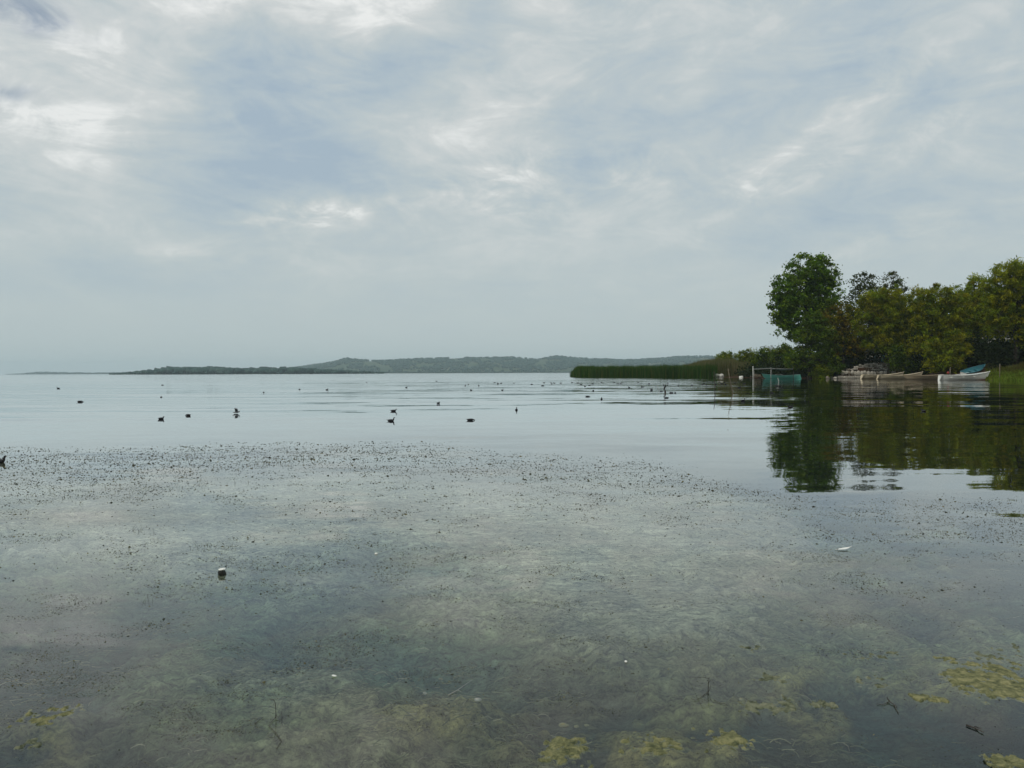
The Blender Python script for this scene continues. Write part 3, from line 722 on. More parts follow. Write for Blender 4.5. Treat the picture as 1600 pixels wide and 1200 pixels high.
# red outboard on the white boat
e = empty('outboard_motor', (g[0] - 2.45, g[1] + .9, .70)); tag(e, 'small dark red outboard motor standing at the stern of the white boat', 'outboard motor')
V, Fc = tube([(0, 0, -.35), (0, 0, .25)], [.05, .05], 8); mesh('shaft', V, Fc, P_DARK, e)
V, Fc = tube([(-.02, 0, .22), (0, 0, .30), (0, 0, .50), (.03, 0, .60)], [.10, .17, .17, .08], 9); mesh('cowling', V, Fc, P_RED, e, True)
V, Fc = tube([(.1, 0, .30), (.55, .05, .36)], [.03, .022], 6); mesh('tiller', V, Fc, P_DARK, e)
e = empty('oar', (g[0] - .9, g[1] + .7, .88)); e.rotation_euler = (0, math.radians(-9), .12); tag(e, 'pale wooden oar lying across the white rowing boat', 'oar')
V, Fc = tube([(-1.1, 0, 0), (1.0, 0, 0)], [.03, .03], 6); mesh('shaft', V, Fc, P_WHITE, e)
V, Fc = box((1.3, 0, 0), (.62, .16, .025)); mesh('blade', V, Fc, P_WHITE, e)

p = at(1521, 572, 127.5); zb = float(land_z(p[0], p[1])[0])
boat('rowing_boat', 'teal rowing boat hauled up on the brown slope above the white boat', (p[0], p[1], zb + .05), math.radians(24), 5.2, 1.75, .60, P_GREY, P_TEAL, P_TEAL, pitch=math.radians(-12), roll=math.radians(16), stern=.7)
g = gnd(1386, 592.3); boat('rowing_boat', 'pale beige rowing boat lying along the shore before the stone wall', (g[0], g[1] + 1.7, -.05), math.radians(4), 7.4, 1.7, .70, P_BEIGE, P_WOOD, P_BEIGE, bowrise=.8)
g = gnd(1407, 592.5); boat('rowing_boat', 'beige rowing boat with a raised bow overlapping the one before the stone wall', (g[0], g[1] + .25, -.05), math.radians(-3), 7.2, 1.6, .66, P_BEIGE, P_WOOD, P_BEIGE, bowrise=.95)
g = gnd(1453, 593.2); boat('rowing_boat', 'weathered brown low boat between the beige boats and the white one', (g[0], g[1] + 1.9, -.10), math.radians(183), 6.2, 1.6, .72, P_TAN, P_WOOD, P_TAN, bowrise=.15)
g = gnd(1224, 591.8); green = boat('rowing_boat', 'sea green rowing boat moored under the awning', (g[0], g[1] + .9, -.10), math.radians(181), 7.2, 1.75, .70, P_GREEN, P_TEAL, P_MINT, bowrise=.5, stern=.14)
e = empty('net_bundle', (g[0] - .6, g[1] + .9, .55)); tag(e, 'faded red bundle of net lying in the green boat', 'bundle')
V = ICO_V * np.array([.95, .5, .33]) * RNG.uniform(.8, 1.2, (12, 1)); o = mesh('heap', V, ICO_F, paint('faded_pink_net', (.22, .07, .07), .9), e, True)
sm = o.modifiers.new('s', 'SUBSURF'); sm.levels = sm.render_levels = 2
V, Fc = tube([(-.95, .1, .12), (-.3, -.1, .33), (.4, .05, .30), (.95, 0, .1)], [.05] * 4, 6); mesh('rope', V, Fc, P_WHITE, e)

# awning on posts over the green boat
A = at(1176, 591, 148.5); aw = empty('awning', (A[0], A[1], 0)); tag(aw, 'grey green cloth awning on thin posts over the green boat', 'awning')
def rel(x, y, Y): return at(x, y, Y) - np.array([A[0], A[1], 0])
for x, ytop, Y, mt in [(1176.5, 572, 147, P_WHITE), (1204.5, 574, 147.2, P_GREY), (1239.5, 572, 147.5, P_DARK), (1178, 576, 150.3, P_GREY), (1206, 575.5, 150.5, P_GREY), (1240, 577, 150.6, P_DARK)]:
    tp = rel(x, ytop, Y); V, Fc = tube([(tp[0], tp[1], -.9), tp], [.055, .045], 7); mesh('post', V, Fc, mt, aw)
cx = [1176, 1184, 1192, 1200, 1205, 1212, 1220, 1228, 1239]; cyy = [576, 575.4, 574.8, 574.6, 574.8, 575.8, 576.9, 576.7, 575.6]
fr = [rel(a, b, 147.1) for a, b in zip(cx, cyy)]; bk = [rel(a + 1, b + .6, 150.4) for a, b in zip(cx, cyy)]
md = [(p_ + q_) / 2 - np.array([0, 0, .18]) for p_, q_ in zip(fr, bk)]
V = fr + md + bk; V = V + [v - np.array([0, 0, .03]) for v in V]; k9 = len(cx)
Fc = grid_faces(3, k9).tolist() + [[i + 27 for i in f[::-1]] for f in grid_faces(3, k9).tolist()]
for i in range(k9 - 1): Fc.append([i, i + 27, i + 28, i + 1][::-1]); Fc.append([i + 18, i + 19, i + 46, i + 45][::-1])
mesh('cloth', np.array(V), Fc, paint('awning_cloth', (.16, .25, .23), .9, (.12, .17, .16)), aw, True)
fr2 = [v - np.array([0, 0, .12]) for v in (fr[0], fr[4], fr[8])]; V, Fc = tube(fr2, [.035] * 3, 6); mesh('rail', V, Fc, P_GREY, aw)
# jetty beside it
J = gnd(1186, 591.3); jt = empty('jetty', (J[0], J[1] + .6, 0)); tag(jt, 'short low plank jetty beside the bow of the green boat', 'jetty')
for k in range(9):
    V, Fc = box((-1.0 + k * .25, .9 + random.uniform(-.06, .06), .42 + random.uniform(-.01, .01)), (.22, 2.3, .05)); mesh('plank', V, Fc, P_WOOD, jt)
for sx in (-.95, .95):
    for sy in (-.1, 1.9):
        V, Fc = tube([(sx, sy, -1.0), (sx, sy, .62)], [.08, .07], 7); mesh('post', V, Fc, P_DARK, jt)
for x, s, lab in [(1183, .32, 'brown wooden crate standing on the short jetty'), (1190, .26, 'smaller wooden crate on the jetty by the green bow')]:
    p = gnd(x, 591.3); cr = empty('crate', (p[0], J[1] + 1.2, .445)); tag(cr, lab, 'crate')
    for zz in (.0, .5, 1.0):
        for sd_ in (-1, 1):
            V, Fc = box((0, sd_ * s * .95, s * .22 + zz * s), (2 * s, .03, s * .36)); mesh('slat', V, Fc, P_WOOD, cr)
            V, Fc = box((sd_ * s * .97, 0, s * .22 + zz * s), (.03, 1.8 * s, s * .36)); mesh('slat', V, Fc, P_WOOD, cr)
# boulder and barrel on the low shore by the reeds
M_STONE = mottled('pale_stone', (.20, .18, .145), (.46, .42, .35), 2.2, .9, .7, .05, (.34, .31, .25))
M_STONE2 = mottled('brown_stone', (.12, .095, .07), (.30, .26, .20), 2.6, .9, .7, .05)
def stone_mesh(seed, sub=1):
    r = np.random.default_rng(seed); import bmesh
    bm = bmesh.new(); bmesh.ops.create_icosphere(bm, subdivisions=sub + 1, radius=1.0)
    d = r.normal(0, 1, (7, 3)); d /= np.linalg.norm(d, axis=1)[:, None]; cut = r.uniform(.62, .9, 7)
    for v_ in bm.verts:
        p_ = np.array(v_.co)
        for q in range(7):
            e_ = p_ @ d[q] - cut[q]
            if e_ > 0: p_ = p_ - d[q] * e_ * .85
        v_.co = p_ + r.normal(0, .025, 3)
    me = bpy.data.meshes.new('stone'); bm.to_mesh(me); bm.free(); return me
STONES = [stone_mesh(100 + k) for k in range(8)]
for k, me in enumerate(STONES): me.materials.append(M_STONE if k % 3 else M_STONE2)
def put_stone(name, me, loc, s, rz, parent=None, tilt=.3):
    o = bpy.data.objects.new(name, me); C.objects.link(o); o.location = [float(v) for v in loc]; o.scale = [float(v) for v in s]
    o.rotation_euler = (random.uniform(-tilt, tilt), random.uniform(-tilt, tilt), rz); o.parent = parent; return o
M_CHALK = mottled('chalky_stone', (.42, .40, .35), (.72, .70, .64), 1.6, .9, .6, .05)
for x, y, s, lab in [(1120.5, 587.5, (1.05, .8, .62), 'bigger white boulder on the low shore next to the reeds'), (1127, 587.8, (.75, .7, .55), 'smaller white boulder touching the bigger one by the reeds')]:
    p = at(x, y, 184.5); me = STONES[int(x) % 8].copy(); me.materials.clear(); me.materials.append(M_CHALK)
    tag(put_stone('boulder', me, (p[0], p[1], .38), s, 0.4), lab, 'boulder')
p = at(1158, 586, 166); e = empty('barrel', (p[0], p[1], float(land_z(p[0], p[1])[0]))); tag(e, 'white plastic barrel on the shore between reeds and awning', 'barrel')
V, Fc = tube([(0, 0, 0), (0, 0, .08), (0, 0, .35), (0, 0, .62), (0, 0, .9), (0, 0, .96)], [.36, .40, .44, .44, .40, .34], 16); mesh('drum', V, Fc, P_WHITE, e, True)
V, Fc = tube([(.15, 0, .95), (.15, 0, 1.03)], [.09, .09], 10); mesh('cap', V, Fc, P_GREY, e)
for zz in (.3, .66):
    V, Fc = tube([(0, 0, zz), (0, 0, zz + .04)], [.46, .46], 16); mesh('hoop', V, Fc, P_WHITE, e)

# ------------------------------------------------------------------ stone retaining wall
W0 = at(1312, 590, 149.5); sw = empty('stone_wall', (W0[0], W0[1], 0)); tag(sw, 'rough stone retaining wall of pale boulders and rubble behind the beige boats', 'stone wall')
def wrel(x, y, Y): return at(x, y, Y) - np.array([W0[0], W0[1], 0])
led = MB()
p0, p1 = wrel(1311, 588.6, 148.6), wrel(1360, 588.6, 146.6)
n = 14
for k in range(n):
    a = p0 + (p1 - p0) * (k + .5) / n
    led.add(box((a[0], a[1] + .6, .14 + .02 * math.sin(k * 2.1)), (abs(p1[0] - p0[0]) / n * .985, 1.6 + .1 * math.sin(k * 3.3), .74)))
led.build('ledge', mottled('worn_concrete', (.20, .18, .15), (.36, .33, .27), 2, .9, .5, .03), sw)
rs = np.random.default_rng(31)
x = 1313.0
while x < 1394:
    wpx = rs.uniform(4.0, 8.5)
    p = wrel(x + wpx / 2, 583 + rs.uniform(-1, 1), 149.2 - (x - 1312) * .028)
    put_stone('stone', STONES[rs.integers(0, 8)], p, (wpx * .0635, .5, rs.uniform(.42, .56)), rs.uniform(-.3, .3), sw, .25); x += wpx * .90
for row, (yb, xa, xb) in enumerate([(577.2, 1322, 1396), (574.2, 1334, 1397), (571.4, 1342, 1397), (569, 1350, 1395)]):
    x = xa
    while x < xb:
        wpx = rs.uniform(2.2, 5.0)
        p = wrel(x + wpx / 2, yb + rs.uniform(-.8, .8), 150.2 + row * .4 - (x - 1312) * .02)
        put_stone('stone', STONES[rs.integers(0, 8)], p, (wpx * .066, .32, rs.uniform(.17, .27)), rs.uniform(-.5, .5), sw, .5); x += wpx * .88
# earth core that carries the wall's stones
ca, cb = wrel(1314, 590, 150.6), wrel(1398, 590, 148.2)
core = MB()
for t0, t1, hh in [(0, .12, 1.0), (.12, .3, 1.6), (.3, 1.0, 2.3)]:
    a = ca + (cb - ca) * t0; b = ca + (cb - ca) * t1
    core.add(box(((a[0] + b[0]) / 2, (a[1] + b[1]) / 2 + .9, hh / 2 - .2), (b[0] - a[0], 1.6, hh)))
core.build('earth_core', M_SOIL, sw)
# loose shore stones
for k, (x, y) in enumerate([(1258, 590), (1262, 589.6), (1266, 590.2), (1256, 588.6), (1302, 590.5), (1308, 590.8), (1296, 590.9)]):
    p = gnd(x, y + 1.0); tag(put_stone('shore_stone', STONES[k % 8], (p[0], p[1] + .8, .12), (rs.uniform(.3, .55), .35, rs.uniform(.25, .42)), rs.uniform(0, 6)),
        'rough stone at the water edge beside the light green round bush', 'stone', 'loose stones beside the round bush')
# posts on the bank
for x, yb, yt, Y, r, lab in [(1484.5, 582, 574.5, 126, .07, 'short grey mooring post behind the white boat'), (1562, 577, 569, 112, .05, 'thin weathered post in the dry grass on the bank')]:
    a, b = at(x, yb, Y), at(x + .3, yt, Y); zg = float(land_z(a[0], a[1])[0])
    e = empty('post', (a[0], a[1], zg)); V, Fc = tube([(0, 0, -.3), (b[0] - a[0], 0, b[2] - zg)], [r, r * .85], 8); mesh('shaft', V, Fc, P_WOOD, e)
    V, Fc = tube([(b[0] - a[0], 0, b[2] - zg), (b[0] - a[0], 0, b[2] - zg + .05)], [r * 1.15, r * .7], 8); mesh('cap', V, Fc, P_GREY, e); tag(e, lab, 'post')

# ------------------------------------------------------------------ buildings between the trees
M_WALL = mottled('whitewash', (.50, .49, .45), (.66, .65, .60), 1.2, .9, .3, .02)
M_ROOF = mottled('roof_tile', (.035, .03, .026), (.07, .055, .045), 3, .85, .6, .03)
m, nb = mat_new('window_glass'); finish(nb, pri(nb, (.04, .12, .13, 1), .08, None, .6)); M_GLASS = m
def house(name, label, cx_px, Y, wid, dep, hgt, roofh, wins, cat='house'):
    X0 = at(cx_px, 580, Y)[0]; zg = float(land_z(X0, Y)[0]) - .1
    e = empty(name, (X0, Y, zg)); tag(e, label, cat)
    wl = mesh('wall', *box((0, dep / 2, hgt / 2), (wid, dep, hgt)), M_WALL, e)
    ov = .4; yr = dep / 2
    V = [(-wid / 2 - ov, -ov, hgt), (wid / 2 + ov, -ov, hgt), (wid / 2 + ov, dep + ov, hgt), (-wid / 2 - ov, dep + ov, hgt), (-wid / 2 - ov, yr, hgt + roofh), (wid / 2 + ov, yr, hgt + roofh)]
    V = V + [(a, b, c + .14) for a, b, c in V]
    Fc = [[6, 7, 11, 10], [8, 9, 10, 11], [0, 4, 5, 1], [2, 5, 4, 3], [0, 1, 7, 6], [2, 3, 9, 8], [0, 6, 10, 4], [4, 10, 9, 3], [1, 5, 11, 7], [5, 2, 8, 11]]
    mesh('roof', np.array(V), Fc, M_ROOF, e)
    gv = [(-wid / 2, .02, hgt), (-wid / 2, dep - .02, hgt), (-wid / 2, yr, hgt + roofh * .9)]
    for sx in (-1, 1):
        V = [(sx * wid / 2 * .995, .02, hgt), (sx * wid / 2 * .995, dep - .02, hgt), (sx * wid / 2 * .995, yr, hgt + roofh * .9)]
        V = V + [(a - sx * .1, b, c) for a, b, c in V]; mesh('gable', np.array(V), [[0, 1, 2], [3, 5, 4], [0, 3, 4, 1], [1, 4, 5, 2], [2, 5, 3, 0]], M_WALL, e)
    for (x_, z_, w_, h_, door) in wins:
        V, Fc = box((x_, -.03, z_), (w_, .05, h_)); wn_ = mesh('door' if door else 'window', V, Fc, P_TEAL if door else M_GLASS, e)
        mb = MB()
        for bx_ in ((x_ - w_ / 2 - .03, z_, .07, h_ + .14), (x_ + w_ / 2 + .03, z_, .07, h_ + .14), (x_, z_ + h_ / 2 + .03, w_, .07), (x_, z_ - h_ / 2 - .03, w_, .07), (x_, z_, .05, h_)):
            mb.add(box((bx_[0], -.045, bx_[1]), (bx_[2], .09, bx_[3])))
        mb.build('frame', P_GREY, wn_)
    return e
house('house', 'pale house with teal windows half hidden behind the biggest willow', 1576, 150, 8.0, 6, 3.6, 1.7, [(-2.6, 1.9, 1.1, 1.2, False), (.4, 1.9, 1.1, 1.2, False), (2.6, 1.1, .95, 2.1, True)])
house('shed', 'small whitewashed shed glimpsed between the willow trunks above the wall', 1374, 163, 3.6, 3, 2.3, .7, [(-.8, 1.3, .8, .7, False), (.7, 1.0, .8, 1.9, True)], 'shed')

# ------------------------------------------------------------------ poles and sticks in the lake
def pole(label, pts_px, r0_=.035, name='stake', cat='stake', mat=None, fork=None):
    b = gnd(*pts_px[0]); Y = b[1]
    P3 = [np.array([b[0], Y, -.8])] + [at(x, y, Y) for x, y in pts_px]
    P3[1] = b
    e = empty(name, b); P3 = [p - b for p in P3]; n = len(P3)
    mesh('shaft', *tube(P3, [r0_ * (1 - .4 * i / (n - 1)) for i in range(n)], 7), mat or P_DARK, e, True)
    if fork:
        q = [at(x, y, Y) - b for x, y in fork]; mesh('side_twig', *tube(q, [r0_ * .6, r0_ * .4][:len(q)] + [r0_ * .3] * (len(q) - 2), 6), mat or P_DARK, e, True)
    return tag(e, label, cat)
pole('straight tall stake with a knot standing in the lake before the reeds', [(1117, 611), (1117.2, 600), (1116, 589), (1115.6, 580)], .030, fork=[(1117.2, 604.5), (1118.2, 603), (1118.6, 602)])
pole('leaning tall stake standing in the lake before the reeds', [(1145, 615), (1142.5, 602), (1140, 590), (1137.5, 576)], .028, mat=P_WOOD)
pole('thin crooked stake with a coot beside it', [(1030.5, 610.5), (1028.5, 606), (1026.5, 601.5)], .02, mat=P_GREY)
pole('thick short mooring stump on which a black bird perches', [(1039.5, 614), (1039.3, 611), (1039, 609.3)], .07)
pole('pale slanting stake in front of the green boat', [(1217, 597), (1216, 593.5), (1215, 590.2)], .035, mat=P_WHITE)

# ------------------------------------------------------------------ coots
m, nb = mat_new('coot_feathers'); v = nb.n('ShaderNodeTexCoord').outputs['Object']
nz = nb.noise(v, 40, 4).outputs[0]
finish(nb, pri(nb, nb.ramp(nz, [(.3, (.008, .008, .009)), (.7, (.022, .022, .024))]), .6, (nz, .2, .005), .3)); M_COOT = m
m, nb = mat_new('coot_bill'); finish(nb, pri(nb, (.62, .60, .55, 1), .4)); M_BILL = m
def loft(spine, ns=10):
    V = []; Fc = []; n = len(spine)
    for i, (x, z, ry, rz) in enumerate(spine):
        a = spine[max(i - 1, 0)]; b = spine[min(i + 1, n - 1)]; tx, tz = b[0] - a[0], b[1] - a[1]; L = math.hypot(tx, tz) or 1; nx, nz_ = -tz / L, tx / L
        for k in range(ns):
            t = 2 * math.pi * k / ns; V.append((x + nx * rz * math.sin(t), ry * math.cos(t), z + nz_ * rz * math.sin(t)))
    for i in range(n - 1):
        for k in range(ns): Fc.append([i * ns + k, i * ns + (k + 1) % ns, (i + 1) * ns + (k + 1) % ns, (i + 1) * ns + k])
    Fc.append(list(range(ns))[::-1]); Fc.append([(n - 1) * ns + k for k in range(ns)])
    return np.array(V), Fc
BODY = [(-.19, .085, .012, .008), (-.165, .078, .035, .02), (-.12, .06, .062, .045), (-.05, .05, .082, .066), (.03, .05, .08, .066), (.09, .062, .06, .055)]
NECKS = {'up': [(.118, .092, .036, .038), (.128, .128, .025, .027), (.134, .158, .024, .025), (.142, .182, .026, .026), (.166, .190, .022, .022), (.184, .184, .012, .013)],
         'mid': [(.122, .085, .036, .036), (.140, .108, .026, .028), (.150, .128, .026, .026), (.165, .142, .026, .025), (.186, .142, .019, .019), (.202, .134, .010, .011)],
         'low': [(.130, .066, .036, .034), (.155, .062, .028, .028), (.178, .058, .026, .025), (.198, .046, .025, .024), (.214, .028, .018, .018), (.224, .014, .010, .010)]}
COOT = {}
for k_, nk in NECKS.items():
    V, Fc = loft(BODY + nk, 10); o = mesh('body', V, Fc, M_COOT, None, True)
    hx, hz_ = nk[-1][0], nk[-1][1]; dn = -.35 if k_ != 'low' else -.9
    V, Fc = loft([(hx - .012, hz_ + .006, .010, .013), (hx + .012, hz_ + .006 + .012 * dn, .008, .009), (hx + .034, hz_ + .034 * dn, .002, .002)], 8); b_ = mesh('bill', V, Fc, M_BILL, None, True)
    V, Fc = loft([(-.17, .080, .03, .012), (-.21, .092, .02, .008), (-.235, .102, .006, .004)], 8); t_ = mesh('tail', V, Fc, M_COOT, None, True)
    COOT[k_] = (o.data, b_.data, t_.data)
    for q in (o, b_, t_): bpy.data.objects.remove(q)
def coot(x, y, ang, pose, label, group, s=.60):
    g = gnd(x, y); e = empty('coot', (g[0], g[1], -.012)); e.rotation_euler = (0, 0, ang); e.scale = (s, s, s)
    for nm_, me in zip(('body', 'bill', 'tail'), COOT[pose]):
        o = bpy.data.objects.new(nm_, me); C.objects.link(o); o.parent = e
    tag(e, label, 'coot', group); return e
R_ = math.radians
for x, y, a, p_, lab in [
        (-2, 723, 12, 'up', 'black coot swimming at the outer edge of the weed mat'),
        (611, 658, 8, 'up', 'black coot with its neck raised swimming close to its companion'),
        (615, 642.5, 10, 'mid', 'black coot following a companion with its neck raised'),
        (735, 657, 20, 'low', 'black coot dipping its bill to the water on its own'),
        (807, 641, 85, 'up', 'black coot seen from behind sitting upright on open water'),
        (685, 630.5, 60, 'mid', 'black coot turned half away on open water'),
        (252, 655, 70, 'mid', 'black coot drifting near a plumper hunched one'),
        (294, 649.5, 150, 'low', 'plump hunched coot resting on open water'),
        (1042, 622, 195, 'low', 'black coot feeding below the stump with the perched bird'),
        (1033, 612, 20, 'low', 'black coot beside the thin crooked stake'),
        (1161, 626, 5, 'up', 'black coot swimming towards the dark tree reflections by the leaning stake'),
        (1235, 636.5, 172, 'mid', 'black coot at the edge of the dark tree reflection'),
        (1443, 643, 100, 'mid', 'black coot in the dark tree reflection off the beached boats')]:
    coot(x, y, R_(a), p_, lab, 'coots on the near open water')
NEARC = [(125, 628), (252, 621), (412, 613.5), (918, 620), (940, 624), (736, 610), (785, 610), (927, 611), (1206, 614), (1018, 611), (1055, 614), (1049, 614), (1018, 608)]
for x, y in NEARC:
    coot(x, y, random.uniform(0, 6.28), random.choice(['up', 'mid', 'low']), 'black coot scattered over the open lake on its own or in a loose pair', 'coots scattered over the lake', .68)
FARC = [(468, 609), (511, 609.5), (91, 607), (254, 602), (573, 598), (635, 606), (682, 596), (727, 603), (732, 601), (748, 603), (773, 598), (778, 599), (778, 601), (783, 599), (803, 599), (831, 601), (848, 603), (850, 598.5),
        (861, 598), (862, 600), (866, 599), (876, 599), (894, 598), (903, 599), (908, 601), (914, 604), (921, 602.5), (926, 600), (940, 598), (960, 598), (965, 600), (970, 600), (972, 598), (983, 606), (997, 598), (1004, 605), (1014, 600),
        (1037, 602), (1043, 599), (1043, 602), (1040, 604), (1060, 603), (1081, 602), (1097, 601), (1100, 600), (1104, 602), (1114, 598), (1119, 601), (1125, 598), (1132, 598), (1128, 600), (1134, 601), (1148, 599), (1155, 606), (1163, 600), (1214, 603), (1219, 604)]
for x, y in FARC:
    coot(x, y, random.uniform(0, 6.28), random.choice(['up', 'mid', 'low']), 'tiny black coot of the far flock rafting off the reed bed', 'far flock of coots', .82)
g = gnd(1039.5, 614); tp = at(1039, 609.3, g[1]); e = empty('perched_bird', tp); e.scale = (.75,) * 3; e.rotation_euler = (0, 0, R_(25)); tag(e, 'black water bird perched on the thick short stump', 'bird')
V, Fc = loft([(-.17, -.02, .012, .01), (-.12, .06, .04, .03), (-.06, .14, .075, .062), (-.01, .23, .085, .075), (.02, .32, .065, .06), (.03, .40, .036, .038), (.05, .46, .034, .034), (.09, .475, .022, .022), (.11, .47, .012, .012)], 10); mesh('body', V, Fc, M_COOT, e, True)
V, Fc = loft([(.10, .472, .012, .012), (.15, .455, .004, .004)], 6); mesh('bill', V, Fc, M_BILL, e, True)
for sy in (-.03, .03):
    V, Fc = tube([(-.02, sy, -.01), (-.02, sy, .16)], [.014, .014], 6); mesh('leg', V, Fc, M_COOT, e)
# small pale bird
g = gnd(370, 646); e = empty('tern', (g[0], g[1], 0)); e.rotation_euler = (0, 0, R_(15)); tag(e, 'small pale bird with lifted wings on the water beyond the weeds', 'bird')
V, Fc = loft([(-.14, .05, .01, .006), (-.07, .04, .03, .026), (.02, .045, .036, .032), (.08, .07, .024, .022), (.11, .08, .012, .012)], 8)
m, nb = mat_new('grey_feathers'); finish(nb, pri(nb, (.30, .31, .32, 1), .6)); mesh('body', V, Fc, m, e, True)
for s_ in (-1, 1):
    Vw = [(-.05, s_ * .02, .06), (.05, s_ * .02, .06), (.02, s_ * .10, .16), (-.07, s_ * .12, .20), (-.05, s_ * .02, .052), (.05, s_ * .02, .052), (.02, s_ * .10, .152), (-.07, s_ * .12, .195)]
    mesh('wing', np.array(Vw), [[0, 1, 2, 3], [7, 6, 5, 4], [0, 4, 5, 1], [1, 5, 6, 2], [2, 6, 7, 3], [3, 7, 4, 0]], m, e)

# ------------------------------------------------------------------ emergent weed tips (uncountable)
m, nb = mat_new('weed_tip'); vc = nb.n('ShaderNodeVertexColor', layer_name='col').outputs[0]
finish(nb, pri(nb, vc, .8, None, .15)); M_WEED = m
rng = np.random.default_rng(77)
N0 = 520000
sx = rng.uniform(-350, 1950, N0); sy = 690 + 560 * rng.random(N0) ** 1.7
edge = np.interp(sx, EDGE[:, 0], EDGE[:, 1]); d = sy - edge
gpx = gnd_x = (sx - 800) * 1.0
Yg = F * H / (sy - (582 - PH * (sx - 800))); Xg = (sx - 800) / F * Yg
cl1 = fbm(Xg * .9 + 40, Yg * .9, 4, .6); cl2 = fbm(Xg * 2.6, Yg * 2.6 + 11, 3, .6); cl3 = fbm(Xg * .33 + 5, Yg * .5 + 2, 3)
band = np.exp(-((d - 14) / 20) ** 2) * (.45 + .9 * cl3) * np.where(sx > 1120, .55, 1) + .55 * np.exp(-((d - 45) / 42) ** 2) * sst(.38, .62, cl3 + .3 * (cl1 - .5)) * np.where(sx < 700, 1.25, .8)
lft = .55 * gauss(sx, sy, 180, 1060, 130, 45) + .35 * gauss(sx, sy, 120, 950, 200, 60) + .30 * gauss(sx, sy, 320, 870, 160, 30) + .25 * gauss(sx, sy, 600, 890, 150, 40) + .25 * gauss(sx, sy, 800, 800, 150, 25) \
    + .22 * gauss(sx, sy, 1450, 800, 220, 25) + .22 * gauss(sx, sy, 1400, 840, 160, 30) + .25 * gauss(sx, sy, 1320, 970, 60, 12) + .25 * gauss(sx, sy, 1530, 975, 70, 14) + .3 * gauss(sx, sy, 1330, 1020, 90, 12) \
    + .2 * gauss(sx, sy, 1140, 930, 50, 16) + .2 * gauss(sx, sy, 700, 935, 60, 14)
gen = .75 * sst(.44, .64, cl2) * sst(.32, .58, cl1) + .06
prob = np.where(d > -14, np.maximum(band * .62, 0) + (lft * sst(.40, .66, cl2) * 2.2 + gen * (1 - .55 * sst(950, 1150, sy))) * .55, 0)
prob *= np.clip((d + 12 + 22 * (fbm(Xg * .7, Yg * .5 + 7, 3) - .5)) / 30, 0, 1) ** 1.3 * (.25 + 1.5 * sst(.40, .62, fbm(Xg * 3.5 + 9, Yg * 6.0, 4, .65)))
k = rng.random(N0) < prob * 1.9
sx, sy, Xg, Yg, d = sx[k], sy[k], Xg[k], Yg[k], d[k]; n = len(sx)
size = (1.22 * rng.lognormal(0, .46, n) / F * Yg).clip(.004, .06)         # a few millimetres to a few centimetres
a = rng.uniform(0, 2 * np.pi, n); ca, sa = np.cos(a), np.sin(a)
el = rng.uniform(.3, .9, n); hh = size * rng.uniform(.08, .42, n)
loc = np.array([(-1, 0, -.25), (0, -.7, -.15), (1, 0, -.25), (0, .7, -.15), (.1, .05, 1.0)])
Lx = loc[None, :, 0] * (size * .62)[:, None]; Ly = loc[None, :, 1] * (size * .62 * el)[:, None]; Lz = loc[None, :, 2] * hh[:, None]
Lx = Lx + rng.normal(0, .16, Lx.shape) * size[:, None]; Ly = Ly + rng.normal(0, .12, Ly.shape) * size[:, None]
V = np.stack([Xg[:, None] + Lx * ca[:, None] - Ly * sa[:, None], Yg[:, None] + Lx * sa[:, None] + Ly * ca[:, None], Lz], -1).reshape(-1, 3)
i = np.arange(n) * 5
Fq = np.concatenate([np.stack([i, i + 1, i + 4], 1), np.stack([i + 1, i + 2, i + 4], 1), np.stack([i + 2, i + 3, i + 4], 1), np.stack([i + 3, i, i + 4], 1)])
wc = np.array([[.030, .032, .018], [.045, .045, .024], [.080, .072, .032], [.020, .022, .016], [.15, .14, .07]])
cols = 1.0 * wc[rng.choice(5, n, p=[.28, .26, .2, .16, .10])] * rng.uniform(.7, 1.3, (n, 1))
tag(mesh('weed_tips', V, Fq, M_WEED, None, False, np.repeat(cols, 5, 0)), 'countless dark weed tips breaking the water surface', 'water weed', kind='stuff')

# tufts of upright stems, and stringy stalks lying on the water
V, Fc, cc = [], [], []
TUFTS = [(100, 780, 60, 16, 30), (215, 768, 60, 12, 26), (310, 752, 60, 10, 24), (420, 724, 40, 8, 16), (480, 718, 30, 8, 12), (220, 830, 30, 6, 12), (320, 856, 26, 6, 16), (640, 752, 30, 8, 10), (125, 935, 22, 5, 10), (228, 940, 12, 3, 8),
         (105, 1035, 26, 7, 10), (350, 880, 24, 6, 8), (600, 705, 40, 6, 14), (860, 745, 36, 6, 12), (690, 835, 30, 8, 8), (830, 790, 40, 8, 10)]
for x, y, rx, ry, cnt in TUFTS:
    for q in range(cnt):
        b = gnd(x + rng.normal(0, rx * .5), y + rng.normal(0, ry * .5)); s = b[1] / F
        n_ = len(V); L = s * rng.uniform(4, 11); wd = s * .45; la = rng.uniform(0, 6.28); le = rng.uniform(.1, 1.6)
        tip = b + np.array([math.cos(la) * L * le, math.sin(la) * L * le, L * rng.uniform(.3, .9)])
        sd = np.array([wd, 0, 0]); dp_ = np.array([0, wd, 0]); b = b - np.array([0, 0, .02])
        V += [b - sd, b + sd, b + dp_ * 1.5, tip]; Fc += [[n_, n_ + 1, n_ + 3], [n_ + 1, n_ + 2, n_ + 3], [n_ + 2, n_, n_ + 3]]
        c0 = np.array([.085, .085, .032]) if y < 800 else np.array([.03, .036, .018]); cc += [c0 * rng.uniform(.6, 1.3)] * 4
tag(mesh('weed_stems', np.array(V), Fc, M_WEED, None, False, np.array(cc)), 'short upright weed stems in loose tufts on the water', 'water weed', kind='stuff')

